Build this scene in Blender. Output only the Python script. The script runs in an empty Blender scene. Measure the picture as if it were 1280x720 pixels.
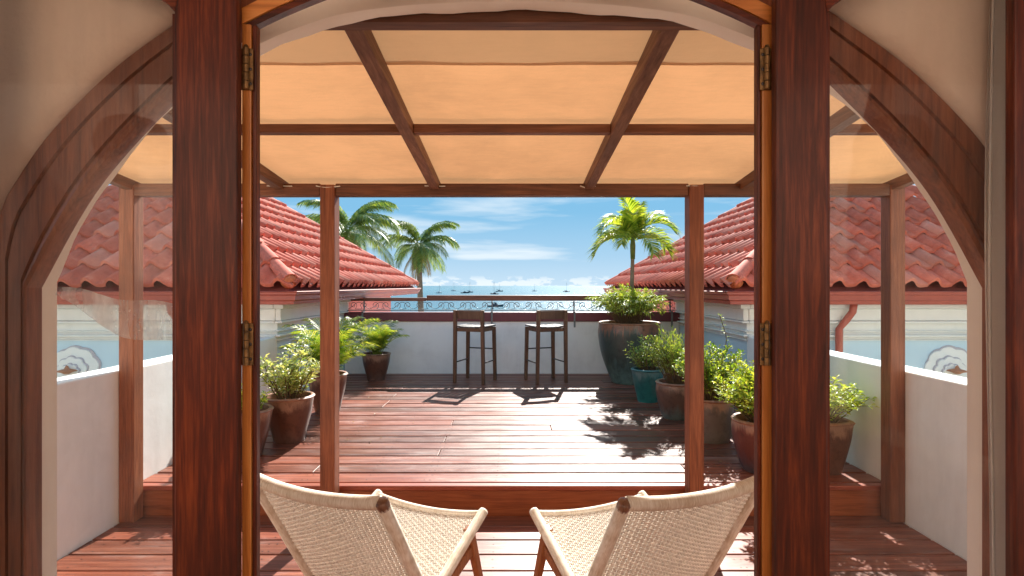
import bpy, bmesh, math, random
from mathutils import Vector, Matrix
R = math.radians
random.seed(7)
S = bpy.context.scene
COL = S.collection
EYE = 1.46

# ------------------------------------------------------------------ camera
cd = bpy.data.cameras.new("camera"); cam = bpy.data.objects.new("camera", cd); COL.objects.link(cam)
cam.location = (0, 0, EYE); cam.rotation_euler = (R(90), 0, 0)
cd.sensor_width = 36; cd.lens = 36*700/1280; cd.shift_y = -3/1280
cd.clip_start = 0.05; cd.clip_end = 60000
S.camera = cam
S.render.resolution_x = 1024; S.render.resolution_y = 576
S.view_settings.view_transform = 'Standard'; S.view_settings.look = 'None'
S.view_settings.gamma = 1; S.view_settings.exposure = 1.85

SUN_EL, SUN_AZ = 38.0, 10.5      # azimuth from +Y towards +X
# ------------------------------------------------------------------ node helpers
def nd(nt, t, **kw):
    n = nt.nodes.new(t)
    for k, v in kw.items():
        if k in ('inputs',):
            for i, val in v.items(): n.inputs[i].default_value = val
        else: setattr(n, k, v)
    return n
def mathn(nt, op, a, b=None, clamp=False):
    n = nt.nodes.new('ShaderNodeMath'); n.operation = op; n.use_clamp = clamp
    for i, v in enumerate((a, b)):
        if v is None: continue
        if hasattr(v, 'is_output'): nt.links.new(v, n.inputs[i])
        else: n.inputs[i].default_value = v
    return n.outputs[0]
def ramp(nt, fac, stops):
    n = nt.nodes.new('ShaderNodeValToRGB'); nt.links.new(fac, n.inputs[0])
    cr = n.color_ramp
    while len(cr.elements) < len(stops): cr.elements.new(0.5)
    for e, (p, c) in zip(cr.elements, stops):
        e.position = p; e.color = (c[0], c[1], c[2], 1) if hasattr(c, '__len__') else (c, c, c, 1)
    return n.outputs[0]
def noise(nt, vec, scale, detail=4, rough=0.55, dist=0.0):
    n = nt.nodes.new('ShaderNodeTexNoise'); n.inputs['Scale'].default_value = scale
    n.inputs['Detail'].default_value = detail; n.inputs['Roughness'].default_value = rough
    n.inputs['Distortion'].default_value = dist
    if vec is not None: nt.links.new(vec, n.inputs['Vector'])
    return n.outputs['Fac']
def mapping(nt, vec, scale=(1, 1, 1), rot=(0, 0, 0)):
    n = nt.nodes.new('ShaderNodeMapping'); n.inputs['Scale'].default_value = scale; n.inputs['Rotation'].default_value = rot
    nt.links.new(vec, n.inputs['Vector']); return n.outputs[0]
def mixc(nt, fac, a, b, blend='MIX'):
    n = nt.nodes.new('ShaderNodeMix'); n.data_type = 'RGBA'; n.blend_type = blend
    for idx, v in ((0, fac), (6, a), (7, b)):
        if hasattr(v, 'is_output'): nt.links.new(v, n.inputs[idx])
        elif idx == 0: n.inputs[0].default_value = v
        else: n.inputs[idx].default_value = (v[0], v[1], v[2], 1)
    return n.outputs[2]
def newmat(name):
    m = bpy.data.materials.new(name); m.use_nodes = True
    nt = m.node_tree; b = nt.nodes['Principled BSDF']
    return m, nt, b
def setbump(nt, b, h, strength=0.3, dist=0.01):
    n = nt.nodes.new('ShaderNodeBump'); n.inputs['Strength'].default_value = strength; n.inputs['Distance'].default_value = dist
    nt.links.new(h, n.inputs['Height']); nt.links.new(n.outputs[0], b.inputs['Normal'])
def objcoord(nt, jitter=True):
    tc = nt.nodes.new('ShaderNodeTexCoord')
    if not jitter: return tc.outputs['Object'], None
    oi = nt.nodes.new('ShaderNodeObjectInfo')
    r = mathn(nt, 'MULTIPLY', oi.outputs['Random'], 37.0)
    va = nt.nodes.new('ShaderNodeVectorMath'); va.operation = 'ADD'
    cx = nt.nodes.new('ShaderNodeCombineXYZ')
    for i in range(3): nt.links.new(r, cx.inputs[i])
    nt.links.new(tc.outputs['Object'], va.inputs[0]); nt.links.new(cx.outputs[0], va.inputs[1])
    return va.outputs[0], oi.outputs['Random']

# ------------------------------------------------------------------ world
W = bpy.data.worlds.new("World"); S.world = W; W.use_nodes = True
nt = W.node_tree
bg = nt.nodes['Background']; bg.inputs[1].default_value = 0.15
sky = nt.nodes.new('ShaderNodeTexSky'); sky.sky_type = 'NISHITA'; sky.sun_disc = False
sky.sun_elevation = R(SUN_EL); sky.sun_rotation = R(SUN_AZ)
sky.air_density = 1.0; sky.dust_density = 0.2; sky.ozone_density = 3.0
tc = nt.nodes.new('ShaderNodeTexCoord')
sep = nt.nodes.new('ShaderNodeSeparateXYZ'); nt.links.new(tc.outputs['Generated'], sep.inputs[0])
X_, Y_, Z_ = sep.outputs
# high thin cirrus, streaked sideways
c1 = noise(nt, mapping(nt, tc.outputs['Generated'], (1.6, 1.6, 13), (0, R(5), 0)), 2.1, 7, 0.5, 0.2)
m1 = ramp(nt, c1, [(0.46, 0.0), (0.70, 1.0)])
m1 = mathn(nt, 'MULTIPLY', m1, 0.75)
# veil thickening towards the horizon
hz = ramp(nt, Z_, [(0.0, 0.50), (0.05, 0.28), (0.13, 0.05), (0.3, 0.0)])
# row of small cumulus low above the sea
c2 = noise(nt, mapping(nt, tc.outputs['Generated'], (26, 26, 70)), 1.0, 6, 0.6)
band = ramp(nt, Z_, [(0.0, 0.85), (0.010, 0.8), (0.017, 0.52), (0.024, 0.0)])
m2 = mathn(nt, 'MULTIPLY', ramp(nt, mathn(nt, 'ADD', c2, mathn(nt, 'MULTIPLY', band, 0.25)), [(0.60, 0.0), (0.68, 1.0)]), band)
m = mathn(nt, 'MAXIMUM', mathn(nt, 'MAXIMUM', m1, hz), m2, clamp=True)
hs = nt.nodes.new('ShaderNodeHueSaturation'); hs.inputs['Saturation'].default_value = 1.35; nt.links.new(sky.outputs[0], hs.inputs['Color'])
tint = mixc(nt, 1.0, hs.outputs[0], (0.85, 0.95, 1.0), 'MULTIPLY')
tint = mixc(nt, 1.0, tint, (0.38, 0.98, 1.52), 'DARKEN')
colr = mixc(nt, m, tint, (1.85, 1.95, 2.0))
nt.links.new(colr, bg.inputs[0])

sl = bpy.data.lights.new("sun", 'SUN'); sl.energy = 3.3; sl.angle = R(0.5); sl.color = (1.0, 0.95, 0.87)
so = bpy.data.objects.new("sun", sl); COL.objects.link(so)
sd = Vector((math.sin(R(SUN_AZ))*math.cos(R(SUN_EL)), math.cos(R(SUN_AZ))*math.cos(R(SUN_EL)), math.sin(R(SUN_EL))))
so.rotation_euler = sd.to_track_quat('Z', 'Y').to_euler(); so.location = (3, 12, 12)

# ------------------------------------------------------------------ mesh helpers
class MB:
    def __init__(s): s.v = []; s.f = []
    def add(s, vs, fs):
        o = len(s.v); s.v += [tuple(p) for p in vs]; s.f += [tuple(o+i for i in f) for f in fs]; return s
    def box(s, a, b, M=None):
        x0, y0, z0 = a; x1, y1, z1 = b
        vs = [Vector(p) for p in ((x0,y0,z0),(x1,y0,z0),(x1,y1,z0),(x0,y1,z0),(x0,y0,z1),(x1,y0,z1),(x1,y1,z1),(x0,y1,z1))]
        if M: vs = [M @ p for p in vs]
        return s.add(vs, [(0,3,2,1),(4,5,6,7),(0,1,5,4),(1,2,6,5),(2,3,7,6),(3,0,4,7)])
    def beam(s, p0, p1, w, h, w1=None, h1=None):      # rectangular bar between two points, w sideways, h in the other
        p0, p1 = Vector(p0), Vector(p1); d = (p1-p0).normalized()
        up = Vector((0,0,1)) if abs(d.z) < 0.9 else Vector((0,1,0))
        x = d.cross(up).normalized(); y = x.cross(d).normalized()
        w1 = w if w1 is None else w1; h1 = h if h1 is None else h1
        vs = []
        for p, a, b in ((p0, w, h), (p1, w1, h1)):
            for sx, sy in ((-1,-1),(1,-1),(1,1),(-1,1)): vs.append(p + x*sx*a/2 + y*sy*b/2)
        return s.add(vs, [(0,1,2,3),(7,6,5,4),(0,4,5,1),(1,5,6,2),(2,6,7,3),(3,7,4,0)])
    def tube(s, pts, r, n=6, caps=True, flat=1.0):
        pts = [Vector(p) for p in pts]; k = len(pts)
        rr = r if hasattr(r, '__len__') else [r]*k
        t0 = (pts[1]-pts[0]).normalized()
        up = Vector((0,0,1)) if abs(t0.z) < 0.9 else Vector((1,0,0))
        x = t0.cross(up).normalized(); vs = []
        for i, p in enumerate(pts):
            t = (pts[min(i+1,k-1)]-pts[max(i-1,0)])
            t = t.normalized() if t.length > 1e-9 else t0
            x = (x - t*x.dot(t)).normalized(); y = t.cross(x)
            for j in range(n):
                a = 2*math.pi*j/n; vs.append(p + x*math.cos(a)*rr[i] + y*math.sin(a)*rr[i]*flat)
        fs = []
        for i in range(k-1):
            for j in range(n):
                a = i*n+j; b = i*n+(j+1) % n; fs.append((a, b, b+n, a+n))
        if caps: fs += [tuple(reversed(range(n))), tuple(range((k-1)*n, k*n))]
        return s.add(vs, fs)
    def lathe(s, prof, n=24, M=None, squash=None):
        vs = []; fs = []
        for (r, z) in prof:
            for j in range(n):
                a = 2*math.pi*j/n; q = 1.0
                if squash: q = squash(a)
                p = Vector((r*q*math.cos(a), r*q*math.sin(a), z)); vs.append(M @ p if M else p)
        for i in range(len(prof)-1):
            for j in range(n):
                a = i*n+j; b = i*n+(j+1) % n; fs.append((a, b, b+n, a+n))
        return s.add(vs, fs)
    def prism(s, poly, y0, y1):                      # polygon in XZ extruded along Y
        n = len(poly); vs = [(x, y0, z) for x, z in poly]+[(x, y1, z) for x, z in poly]
        fs = [tuple(range(n)), tuple(reversed(range(n, 2*n)))]+[(i, i+n, (i+1) % n+n, (i+1) % n) for i in range(n)]
        return s.add(vs, fs)
    def mesh(s, name, smooth=False, bevel=0.0, seg=1, fix=True, auto=None):
        me = bpy.data.meshes.new(name); me.from_pydata(s.v, [], s.f)
        bm = bmesh.new(); bm.from_mesh(me)
        if fix: bmesh.ops.recalc_face_normals(bm, faces=bm.faces)
        if bevel:
            es = [e for e in bm.edges if len(e.link_faces) == 2 and e.calc_face_angle(0) > R(35)]
            bmesh.ops.bevel(bm, geom=es, offset=bevel, segments=seg, affect='EDGES', profile=0.5)
        for f in bm.faces: f.smooth = smooth
        if smooth and auto:
            for e in bm.edges:
                if len(e.link_faces) == 2 and e.calc_face_angle(0) > R(auto): e.smooth = False
        bm.to_mesh(me); bm.free(); return me

def link(name, me, mat, parent=None, world=False):
    o = bpy.data.objects.new(name, me); COL.objects.link(o)
    if mat and me is not None and not me.materials: me.materials.append(mat)
    if parent:
        o.parent = parent
        if world:
            p = parent; off = Vector((0,0,0))
            while p: off += p.location; p = p.parent
            o.location = -off
    return o
def part(name, mb, mat, parent=None, world=False, **kw):
    return link(name, mb.mesh(name, **kw), mat, parent, world)
def tag(o, label=None, cat=None, group=None, kind=None):
    if label: o['label'] = label
    if cat: o['category'] = cat
    if group: o['group'] = group
    if kind: o['kind'] = kind
    return o
def thing(name, label, cat, loc=(0,0,0), rz=0, group=None):
    o = bpy.data.objects.new(name, None); COL.objects.link(o); o.empty_display_size = 0.1
    o.location = loc; o.rotation_euler = (0, 0, rz); return tag(o, label, cat, group)
KIDS = {}
def copytree(o, parent=None):
    c = o.copy(); COL.objects.link(c); c.parent = parent
    for ch in [x for x in COL.objects if x.parent == o]: copytree(ch, c)
    return c
def catmull(pts, n):
    P = [Vector(p) for p in pts]; out = []
    for i in range(len(P)-1):
        p0 = P[max(i-1, 0)]; p1 = P[i]; p2 = P[i+1]; p3 = P[min(i+2, len(P)-1)]
        for k in range(n):
            t = k/n
            out.append(0.5*((2*p1)+(p2-p0)*t+(2*p0-5*p1+4*p2-p3)*t*t+(3*p1-p0-3*p2+p3)*t**3))
    out.append(P[-1]); return out
def resample(P, n):
    L = [0]
    for a, b in zip(P, P[1:]): L.append(L[-1]+(b-a).length)
    out = []; j = 0
    for i in range(n):
        d = L[-1]*i/(n-1)
        while j < len(P)-2 and L[j+1] < d: j += 1
        t = (d-L[j])/max(1e-9, L[j+1]-L[j]); out.append(P[j].lerp(P[j+1], min(1, max(0, t))))
    return out

# ------------------------------------------------------------------ materials
def wood(name, dark, mid, light, axis='z', rough=0.35, coat=0.0, scale=1.0, bump=0.15, vary=0.35, spec=0.5):
    m, nt, b = newmat(name)
    v, rnd = objcoord(nt)
    hi, lo = 22*scale, 1.3*scale
    sc = {'x': (lo, hi, hi), 'y': (hi, lo, hi), 'z': (hi, hi, lo)}[axis]
    g = noise(nt, mapping(nt, v, sc), 1.0, 8, 0.70, 1.4)
    fine = noise(nt, mapping(nt, v, tuple(5*x for x in sc)), 1.0, 3, 0.6)
    big = noise(nt, v, 2.3, 3)
    f = mathn(nt, 'ADD', mathn(nt, 'MULTIPLY', g, 0.62), mathn(nt, 'MULTIPLY', fine, 0.38))
    c = ramp(nt, f, [(0.34, dark), (0.5, mid), (0.68, light)])
    c = mixc(nt, ramp(nt, big, [(0.4, 0.0), (0.7, 0.55)]), c, dark, 'MIX')
    val = mathn(nt, 'ADD', mathn(nt, 'MULTIPLY', rnd, vary), 1-vary/2)
    hs = nt.nodes.new('ShaderNodeHueSaturation'); nt.links.new(val, hs.inputs['Value']); nt.links.new(c, hs.inputs['Color'])
    nt.links.new(hs.outputs[0], b.inputs['Base Color'])
    nt.links.new(ramp(nt, f, [(0.3, min(1, rough+0.15)), (0.7, rough)]), b.inputs['Roughness'])
    b.inputs['Coat Weight'].default_value = coat; b.inputs['Coat Roughness'].default_value = 0.12
    b.inputs['Specular IOR Level'].default_value = spec
    setbump(nt, b, f, bump, 0.004)
    return m
mahog = wood('mahogany varnished', (0.030,0.0055,0.002), (0.125,0.019,0.005), (0.32,0.062,0.014), 'z', 0.38, 0.08, 1.0, 0.15, 0.35, 0.35)
mahog_x = wood('mahogany varnished across', (0.030,0.0055,0.002), (0.125,0.019,0.005), (0.32,0.062,0.014), 'x', 0.38, 0.08, 1.0, 0.15, 0.35, 0.35)
archwood = wood('arch frame wood', (0.085,0.020,0.007), (0.23,0.060,0.020), (0.34,0.11,0.04), 'z', 0.4, 0.2)
orangewood = wood('orange varnished jamb', (0.42,0.12,0.02), (0.74,0.27,0.06), (0.84,0.40,0.12), 'z', 0.3, 0.4)
orangewood_x = wood('orange varnished head', (0.42,0.12,0.02), (0.74,0.27,0.06), (0.84,0.40,0.12), 'x', 0.3, 0.4)
postwood = wood('pergola post wood', (0.10,0.026,0.009), (0.25,0.070,0.023), (0.40,0.14,0.055), 'z', 0.5, 0, 1.0, 0.3)
beamwood = wood('pergola beam wood', (0.07,0.022,0.010), (0.16,0.055,0.022), (0.26,0.10,0.045), 'x', 0.5, 0, 1.0, 0.3)
rafterwood = wood('pergola rafter wood', (0.07,0.024,0.010), (0.16,0.060,0.026), (0.27,0.12,0.06), 'y', 0.5, 0, 1.0, 0.35)
riser_m = wood('step riser wood', (0.18,0.042,0.014), (0.34,0.090,0.030), (0.46,0.15,0.055), 'x', 0.33, 0.2)
nose_m = wood('step nosing wood', (0.22,0.045,0.022), (0.36,0.085,0.045), (0.48,0.14,0.08), 'x', 0.32, 0.2)
stoolwood = wood('stool weathered wood', (0.075,0.032,0.016), (0.15,0.070,0.036), (0.25,0.13,0.075), 'z', 0.5, 0, 1.6, 0.3, 0.1)
slatgrey = wood('stool seat weathered', (0.06,0.05,0.05), (0.12,0.105,0.10), (0.20,0.18,0.175), 'x', 0.4, 0, 1.6, 0.3, 0.1)
chairwood = wood('chair leg teak', (0.16,0.055,0.018), (0.30,0.11,0.038), (0.42,0.18,0.07), 'z', 0.35, 0.2, 1.5)
knobwood = wood('chair knob wood', (0.10,0.045,0.025), (0.20,0.09,0.05), (0.30,0.15,0.09), 'z', 0.3, 0.3, 1.5)
railwood = wood('handrail wood', (0.12,0.035,0.02), (0.22,0.07,0.04), (0.32,0.12,0.07), 'x', 0.4, 0.1)
ceilwood = wood('ceiling board wood', (0.08,0.035,0.018), (0.17,0.08,0.04), (0.26,0.13,0.07), 'x', 0.5)

def deckmat(name):
    m, nt, b = newmat(name)
    v, rnd = objcoord(nt)
    g = noise(nt, mapping(nt, v, (1.1, 30, 30)), 1.0, 8, 0.65, 0.7)
    f = noise(nt, mapping(nt, v, (6, 140, 140)), 1.0, 3, 0.6)
    w = noise(nt, mapping(nt, v, (1.6, 5, 5)), 1.6, 6, 0.7, 0.5)
    c = ramp(nt, mathn(nt, 'ADD', mathn(nt,'MULTIPLY',g,0.7), mathn(nt,'MULTIPLY',f,0.3)),
             [(0.32, (0.055,0.015,0.008)), (0.5, (0.165,0.050,0.027)), (0.68, (0.31,0.12,0.07))])
    wear = ramp(nt, w, [(0.55, 0.0), (0.72, 0.5)])
    c = mixc(nt, wear, c, (0.28, 0.20, 0.18))
    # board to board: redder or greyer
    c = mixc(nt, mathn(nt, 'MULTIPLY', rnd, 0.45), c, mixc(nt, 1.0, c, (1.5, 1.05, 0.95), 'MULTIPLY'))
    sc = noise(nt, mapping(nt, v, (9, 40, 1)), 1.0, 5, 0.8)
    c = mixc(nt, ramp(nt, sc, [(0.70, 0.0), (0.76, 0.55)]), c, (0.5, 0.42, 0.38))
    val = mathn(nt, 'ADD', mathn(nt, 'MULTIPLY', rnd, 0.5), 0.75)
    hs = nt.nodes.new('ShaderNodeHueSaturation'); nt.links.new(val, hs.inputs['Value']); nt.links.new(c, hs.inputs['Color'])
    nt.links.new(hs.outputs[0], b.inputs['Base Color'])
    nt.links.new(ramp(nt, w, [(0.3, 0.30), (0.7, 0.50)]), b.inputs['Roughness'])
    b.inputs['Specular IOR Level'].default_value = 0.40
    b.inputs['Coat Weight'].default_value = 0.0
    setbump(nt, b, mathn(nt, 'ADD', g, f), 0.25, 0.004)
    return m
deck_m = deckmat('deck hardwood')

def plaster(name, col, col2=None, rough=0.8, stain=0.25, bump=0.25, scale=1.0):
    m, nt, b = newmat(name)
    tcn = nt.nodes.new('ShaderNodeTexCoord'); v = tcn.outputs['Object']
    col2 = col2 or tuple(x*0.72 for x in col)
    a = noise(nt, v, 3.5*scale, 6, 0.65, 0.4); d = noise(nt, mapping(nt, v, (6, 6, 0.7)), 2.0*scale, 6, 0.75)
    f = ramp(nt, mathn(nt, 'MULTIPLY', a, mathn(nt, 'ADD', d, 0.5)), [(0.42, 0.0), (0.75, stain)])
    nt.links.new(mixc(nt, f, col, col2), b.inputs['Base Color'])
    b.inputs['Roughness'].default_value = rough
    h = mathn(nt, 'ADD', noise(nt, v, 9*scale, 5, 0.6), mathn(nt, 'MULTIPLY', noise(nt, v, 60*scale, 3), 0.25))
    setbump(nt, b, h, bump, 0.01)
    return m
white_m = plaster('white painted plaster', (0.90,0.90,0.89), (0.56,0.55,0.53), 0.8, 0.28)
white_cor = plaster('white painted moulding', (0.86,0.85,0.82), (0.62,0.60,0.56))
cream_m = plaster('cream plaster reveal', (0.93,0.84,0.73), (0.76,0.62,0.50))
room_m = plaster('warm beige room plaster', (0.80,0.60,0.48), (0.66,0.46,0.35), 0.75, 0.5, 0.5)
blue_m = plaster('pale blue painted plaster', (0.58,0.74,0.84), (0.45,0.58,0.66), 0.8, 0.25)
pink_m = plaster('pink painted plaster', (0.66,0.26,0.24), (0.5,0.18,0.17))
maroon_m = plaster('maroon painted coping', (0.17,0.035,0.05), (0.10,0.02,0.03), 0.45, 0.5)
relief_shade = plaster('grey relief shadow', (0.50,0.46,0.50), (0.4,0.36,0.4))  # shadow tone of the medallion relief, put into the colour
terracotta = plaster('terracotta shell', (0.50,0.22,0.12), (0.3,0.12,0.07))
red_m = plaster('red painted gutter', (0.42,0.085,0.055), (0.28,0.05,0.04), 0.4, 0.7, 0.1)
roofbase_m = plaster('roof underlay', (0.30,0.06,0.05), (0.2,0.04,0.03))

def tilemat():
    m, nt, b = newmat('red roof tile')
    v, rnd = objcoord(nt)
    a = noise(nt, v, 7, 6, 0.7); d = noise(nt, mapping(nt, v, (20, 4, 20)), 2, 4)
    c = ramp(nt, a, [(0.3, (0.50,0.105,0.068)), (0.6, (0.66,0.175,0.115)), (0.8, (0.74,0.32,0.23))])
    c = mixc(nt, ramp(nt, d, [(0.55, 0.0), (0.75, 0.5)]), c, (0.25, 0.10, 0.09))
    c = mixc(nt, mathn(nt, 'MULTIPLY', mathn(nt, 'GREATER_THAN', mathn(nt, 'FRACT', mathn(nt, 'MULTIPLY', rnd, 17.3)), 0.8), 0.35), c, (0.72, 0.36, 0.27))
    val = mathn(nt, 'ADD', mathn(nt, 'MULTIPLY', rnd, 0.35), 0.82)
    hs = nt.nodes.new('ShaderNodeHueSaturation'); nt.links.new(val, hs.inputs['Value']); nt.links.new(c, hs.inputs['Color'])
    nt.links.new(hs.outputs[0], b.inputs['Base Color']); b.inputs['Roughness'].default_value = 0.8; b.inputs['Specular IOR Level'].default_value = 0.25
    setbump(nt, b, a, 0.25, 0.01); return m
tile_m = tilemat()

def fabric(name, col, trans, weave=500, stain=0.3):
    m, nt, b = newmat(name)
    tcn = nt.nodes.new('ShaderNodeTexCoord'); v = tcn.outputs['Object']
    st = noise(nt, v, 1.4, 7, 0.65, 0.3)
    fn = noise(nt, mapping(nt, v, (1, 5, 5)), 9, 8, 0.8)
    c = mixc(nt, ramp(nt, mathn(nt,'ADD',mathn(nt,'MULTIPLY',st,0.7),mathn(nt,'MULTIPLY',fn,0.3)), [(0.42, 0.0), (0.60, stain)]), col, tuple(x*0.72 for x in col))
    nt.links.new(c, b.inputs['Base Color']); b.inputs['Roughness'].default_value = 0.85
    b.inputs['Specular IOR Level'].default_value = 0.2
    tr = nt.nodes.new('ShaderNodeBsdfTranslucent'); nt.links.new(c, tr.inputs[0])
    mx = nt.nodes.new('ShaderNodeMixShader'); mx.inputs[0].default_value = trans
    nt.links.new(b.outputs[0], mx.inputs[1]); nt.links.new(tr.outputs[0], mx.inputs[2])
    nt.links.new(mx.outputs[0], nt.nodes['Material Output'].inputs[0])
    setbump(nt, b, mathn(nt, 'ADD', noise(nt, v, 4, 4), mathn(nt,'MULTIPLY',noise(nt, v, 90, 2),0.15)), 0.3, 0.02)
    return m
canvas_m = fabric('ochre awning canvas', (0.78,0.42,0.20), 0.22, 500, 0.6)
lap_m = fabric('ochre awning canvas lap', (0.66,0.40,0.21), 0.13)
curtain_m = fabric('grey linen curtain', (0.80,0.72,0.65), 0.25)

def leafmat(name, a, b_, c_, trans=0.35):
    m, nt, b = newmat(name)
    g = nt.nodes.new('ShaderNodeNewGeometry')
    c = ramp(nt, g.outputs['Random Per Island'], [(0.0, a), (0.5, b_), (1.0, c_)])
    nt.links.new(c, b.inputs['Base Color']); b.inputs['Roughness'].default_value = 0.42
    tr = nt.nodes.new('ShaderNodeBsdfTranslucent')
    nt.links.new(mixc(nt, 1.0, c, (1.7, 1.6, 0.8), 'MULTIPLY'), tr.inputs[0])
    mx = nt.nodes.new('ShaderNodeMixShader'); mx.inputs[0].default_value = trans
    nt.links.new(b.outputs[0], mx.inputs[1]); nt.links.new(tr.outputs[0], mx.inputs[2])
    nt.links.new(mx.outputs[0], nt.nodes['Material Output'].inputs[0]); return m
leaf_dark = leafmat('shrub leaf green', (0.06,0.13,0.015), (0.18,0.28,0.035), (0.38,0.42,0.07))
leaf_lime = leafmat('shrub leaf yellow green', (0.14,0.25,0.02), (0.38,0.48,0.045), (0.60,0.60,0.11))
leaf_var = leafmat('variegated leaf', (0.14,0.22,0.05), (0.42,0.46,0.16), (0.62,0.58,0.28))
leaf_herb = leafmat('herb leaf', (0.10,0.18,0.03), (0.27,0.36,0.06), (0.46,0.48,0.11))
leaf_palm = leafmat('areca leaf', (0.07,0.15,0.015), (0.20,0.30,0.03), (0.44,0.44,0.07), 0.45)
leaf_fan = leafmat('young palm leaf', (0.09,0.18,0.02), (0.24,0.34,0.035), (0.42,0.44,0.07), 0.45)
leaf_coco = leafmat('coconut leaf', (0.05,0.11,0.022), (0.12,0.20,0.04), (0.26,0.30,0.07), 0.3)
leaf_dry = leafmat('dry palm leaf', (0.12,0.08,0.03), (0.25,0.16,0.06), (0.34,0.24,0.08), 0.3)

def simple(name, col, rough=0.5, metal=0.0, vary=0.3, scale=12, bump=0.1):
    m, nt, b = newmat(name)
    v, _ = objcoord(nt)
    a = noise(nt, v, scale, 5, 0.65)
    nt.links.new(mixc(nt, ramp(nt, a, [(0.4, 0.0), (0.7, 1.0)]), col, tuple(x*(1-vary) for x in col)), b.inputs['Base Color'])
    b.inputs['Roughness'].default_value = rough; b.inputs['Metallic'].default_value = metal
    setbump(nt, b, a, bump, 0.005); return m
stem_m = simple('plant stem', (0.16,0.10,0.05), 0.7)
stalk_m = simple('green stalk', (0.16,0.22,0.05), 0.5)
trunk_m = simple('palm trunk bark', (0.22,0.18,0.14), 0.8, 0, 0.6, 6, 0.6)
soil_m = simple('potting soil', (0.05,0.032,0.022), 0.95, 0, 0.5, 40, 0.8)
iron_m = simple('grey painted iron', (0.20,0.22,0.24), 0.45, 0.3)
darkmetal = simple('dark metal rod', (0.06,0.05,0.05), 0.4, 0.7)
brass_m = simple('worn brass hinge', (0.30,0.16,0.055), 0.45, 0.45, 0.75, 45, 0.3)
hull_dark = simple('dark blue hull', (0.03,0.06,0.09), 0.4)
hull_white = simple('white hull', (0.6,0.62,0.62), 0.4)
mast_m = simple('mast aluminium', (0.22,0.24,0.26), 0.4)
cord_m = simple('natural paper cord', (0.90,0.84,0.75), 0.75, 0, 0.30, 60, 0.2)
film_m = None

def potmat(name, top, body, low, rough=0.28, streak=1.0):
    m, nt, b = newmat(name)
    tcn = nt.nodes.new('ShaderNodeTexCoord'); v = tcn.outputs['Object']
    se = nt.nodes.new('ShaderNodeSeparateXYZ'); nt.links.new(tcn.outputs['Generated'], se.inputs[0])
    n1 = noise(nt, mapping(nt, v, (14, 14, 3.0)), 1.0, 6, 0.65, 0.8)
    n2 = noise(nt, v, 16, 5, 0.7)
    h = mathn(nt, 'ADD', se.outputs[2], mathn(nt, 'MULTIPLY', mathn(nt, 'SUBTRACT', n1, 0.5), 0.9*streak))
    c = ramp(nt, h, [(0.05, low), (0.45, body), (0.80, body), (0.95, top)])
    c = mixc(nt, ramp(nt, n2, [(0.5, 0.0), (0.72, 0.6)]), c, tuple(x*0.35 for x in body))
    nt.links.new(c, b.inputs['Base Color']); b.inputs['Roughness'].default_value = rough
    setbump(nt, b, mathn(nt, 'ADD', n1, n2), 0.25, 0.01); return m
pot_brown = potmat('brown glazed pot', (0.30,0.17,0.11), (0.12,0.050,0.032), (0.15,0.08,0.06))
pot_green = potmat('green brown glazed pot', (0.26,0.12,0.07), (0.055,0.075,0.065), (0.12,0.20,0.18))
pot_teal = potmat('teal glazed pot', (0.10,0.20,0.19), (0.02,0.13,0.125), (0.03,0.18,0.16))
pot_mottled = potmat('mottled green brown pot', (0.28,0.15,0.10), (0.13,0.075,0.055), (0.12,0.16,0.15))
pot_grey = potmat('grey brown glazed pot', (0.36,0.20,0.13), (0.17,0.125,0.10), (0.20,0.17,0.14), 0.4)
pot_red = potmat('red brown glazed pot', (0.34,0.18,0.12), (0.14,0.045,0.035), (0.10,0.08,0.09))
rim_terra = simple('terracotta rim', (0.36,0.17,0.10), 0.5, 0, 0.4, 20)

def glassmat(name, tintc=(0.97,0.985,0.98), dust=0.02, rough=0.0):
    m, nt, b = newmat(name)
    nt.nodes.remove(b)
    tr = nt.nodes.new('ShaderNodeBsdfTransparent'); tr.inputs[0].default_value = (*tintc, 1)
    gl = nt.nodes.new('ShaderNodeBsdfGlossy'); gl.inputs['Roughness'].default_value = rough
    lw = nt.nodes.new('ShaderNodeLayerWeight'); lw.inputs[0].default_value = 0.5
    fr = mathn(nt, 'ADD', mathn(nt, 'MULTIPLY', mathn(nt, 'POWER', lw.outputs['Facing'], 5.0), 0.95), 0.016)
    mx = nt.nodes.new('ShaderNodeMixShader')
    nt.links.new(fr, mx.inputs[0]); nt.links.new(tr.outputs[0], mx.inputs[1]); nt.links.new(gl.outputs[0], mx.inputs[2])
    # film of dust and wiping marks
    tcn = nt.nodes.new('ShaderNodeTexCoord')
    n1 = noise(nt, mapping(nt, tcn.outputs['Object'], (7, 1, 0.8)), 1.3, 5, 0.6)
    n2 = noise(nt, tcn.outputs['Object'], 180, 2, 0.5)
    d = mathn(nt, 'ADD', mathn(nt, 'MULTIPLY', ramp(nt, n1, [(0.42, 0.0), (0.75, 1.0)]), dust*2.2), mathn(nt, 'MULTIPLY', ramp(nt, n2, [(0.68, 0.0), (0.74, 1.0)]), dust))
    df = nt.nodes.new('ShaderNodeBsdfDiffuse'); df.inputs[0].default_value = (0.85, 0.85, 0.85, 1)
    tl = nt.nodes.new('ShaderNodeBsdfTranslucent'); tl.inputs[0].default_value = (0.85, 0.85, 0.85, 1)
    m3 = nt.nodes.new('ShaderNodeMixShader'); m3.inputs[0].default_value = 0.5
    nt.links.new(df.outputs[0], m3.inputs[1]); nt.links.new(tl.outputs[0], m3.inputs[2])
    m2 = nt.nodes.new('ShaderNodeMixShader'); nt.links.new(d, m2.inputs[0])
    nt.links.new(mx.outputs[0], m2.inputs[1]); nt.links.new(m3.outputs[0], m2.inputs[2])
    nt.links.new(m2.outputs[0], nt.nodes['Material Output'].inputs[0]); return m
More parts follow.
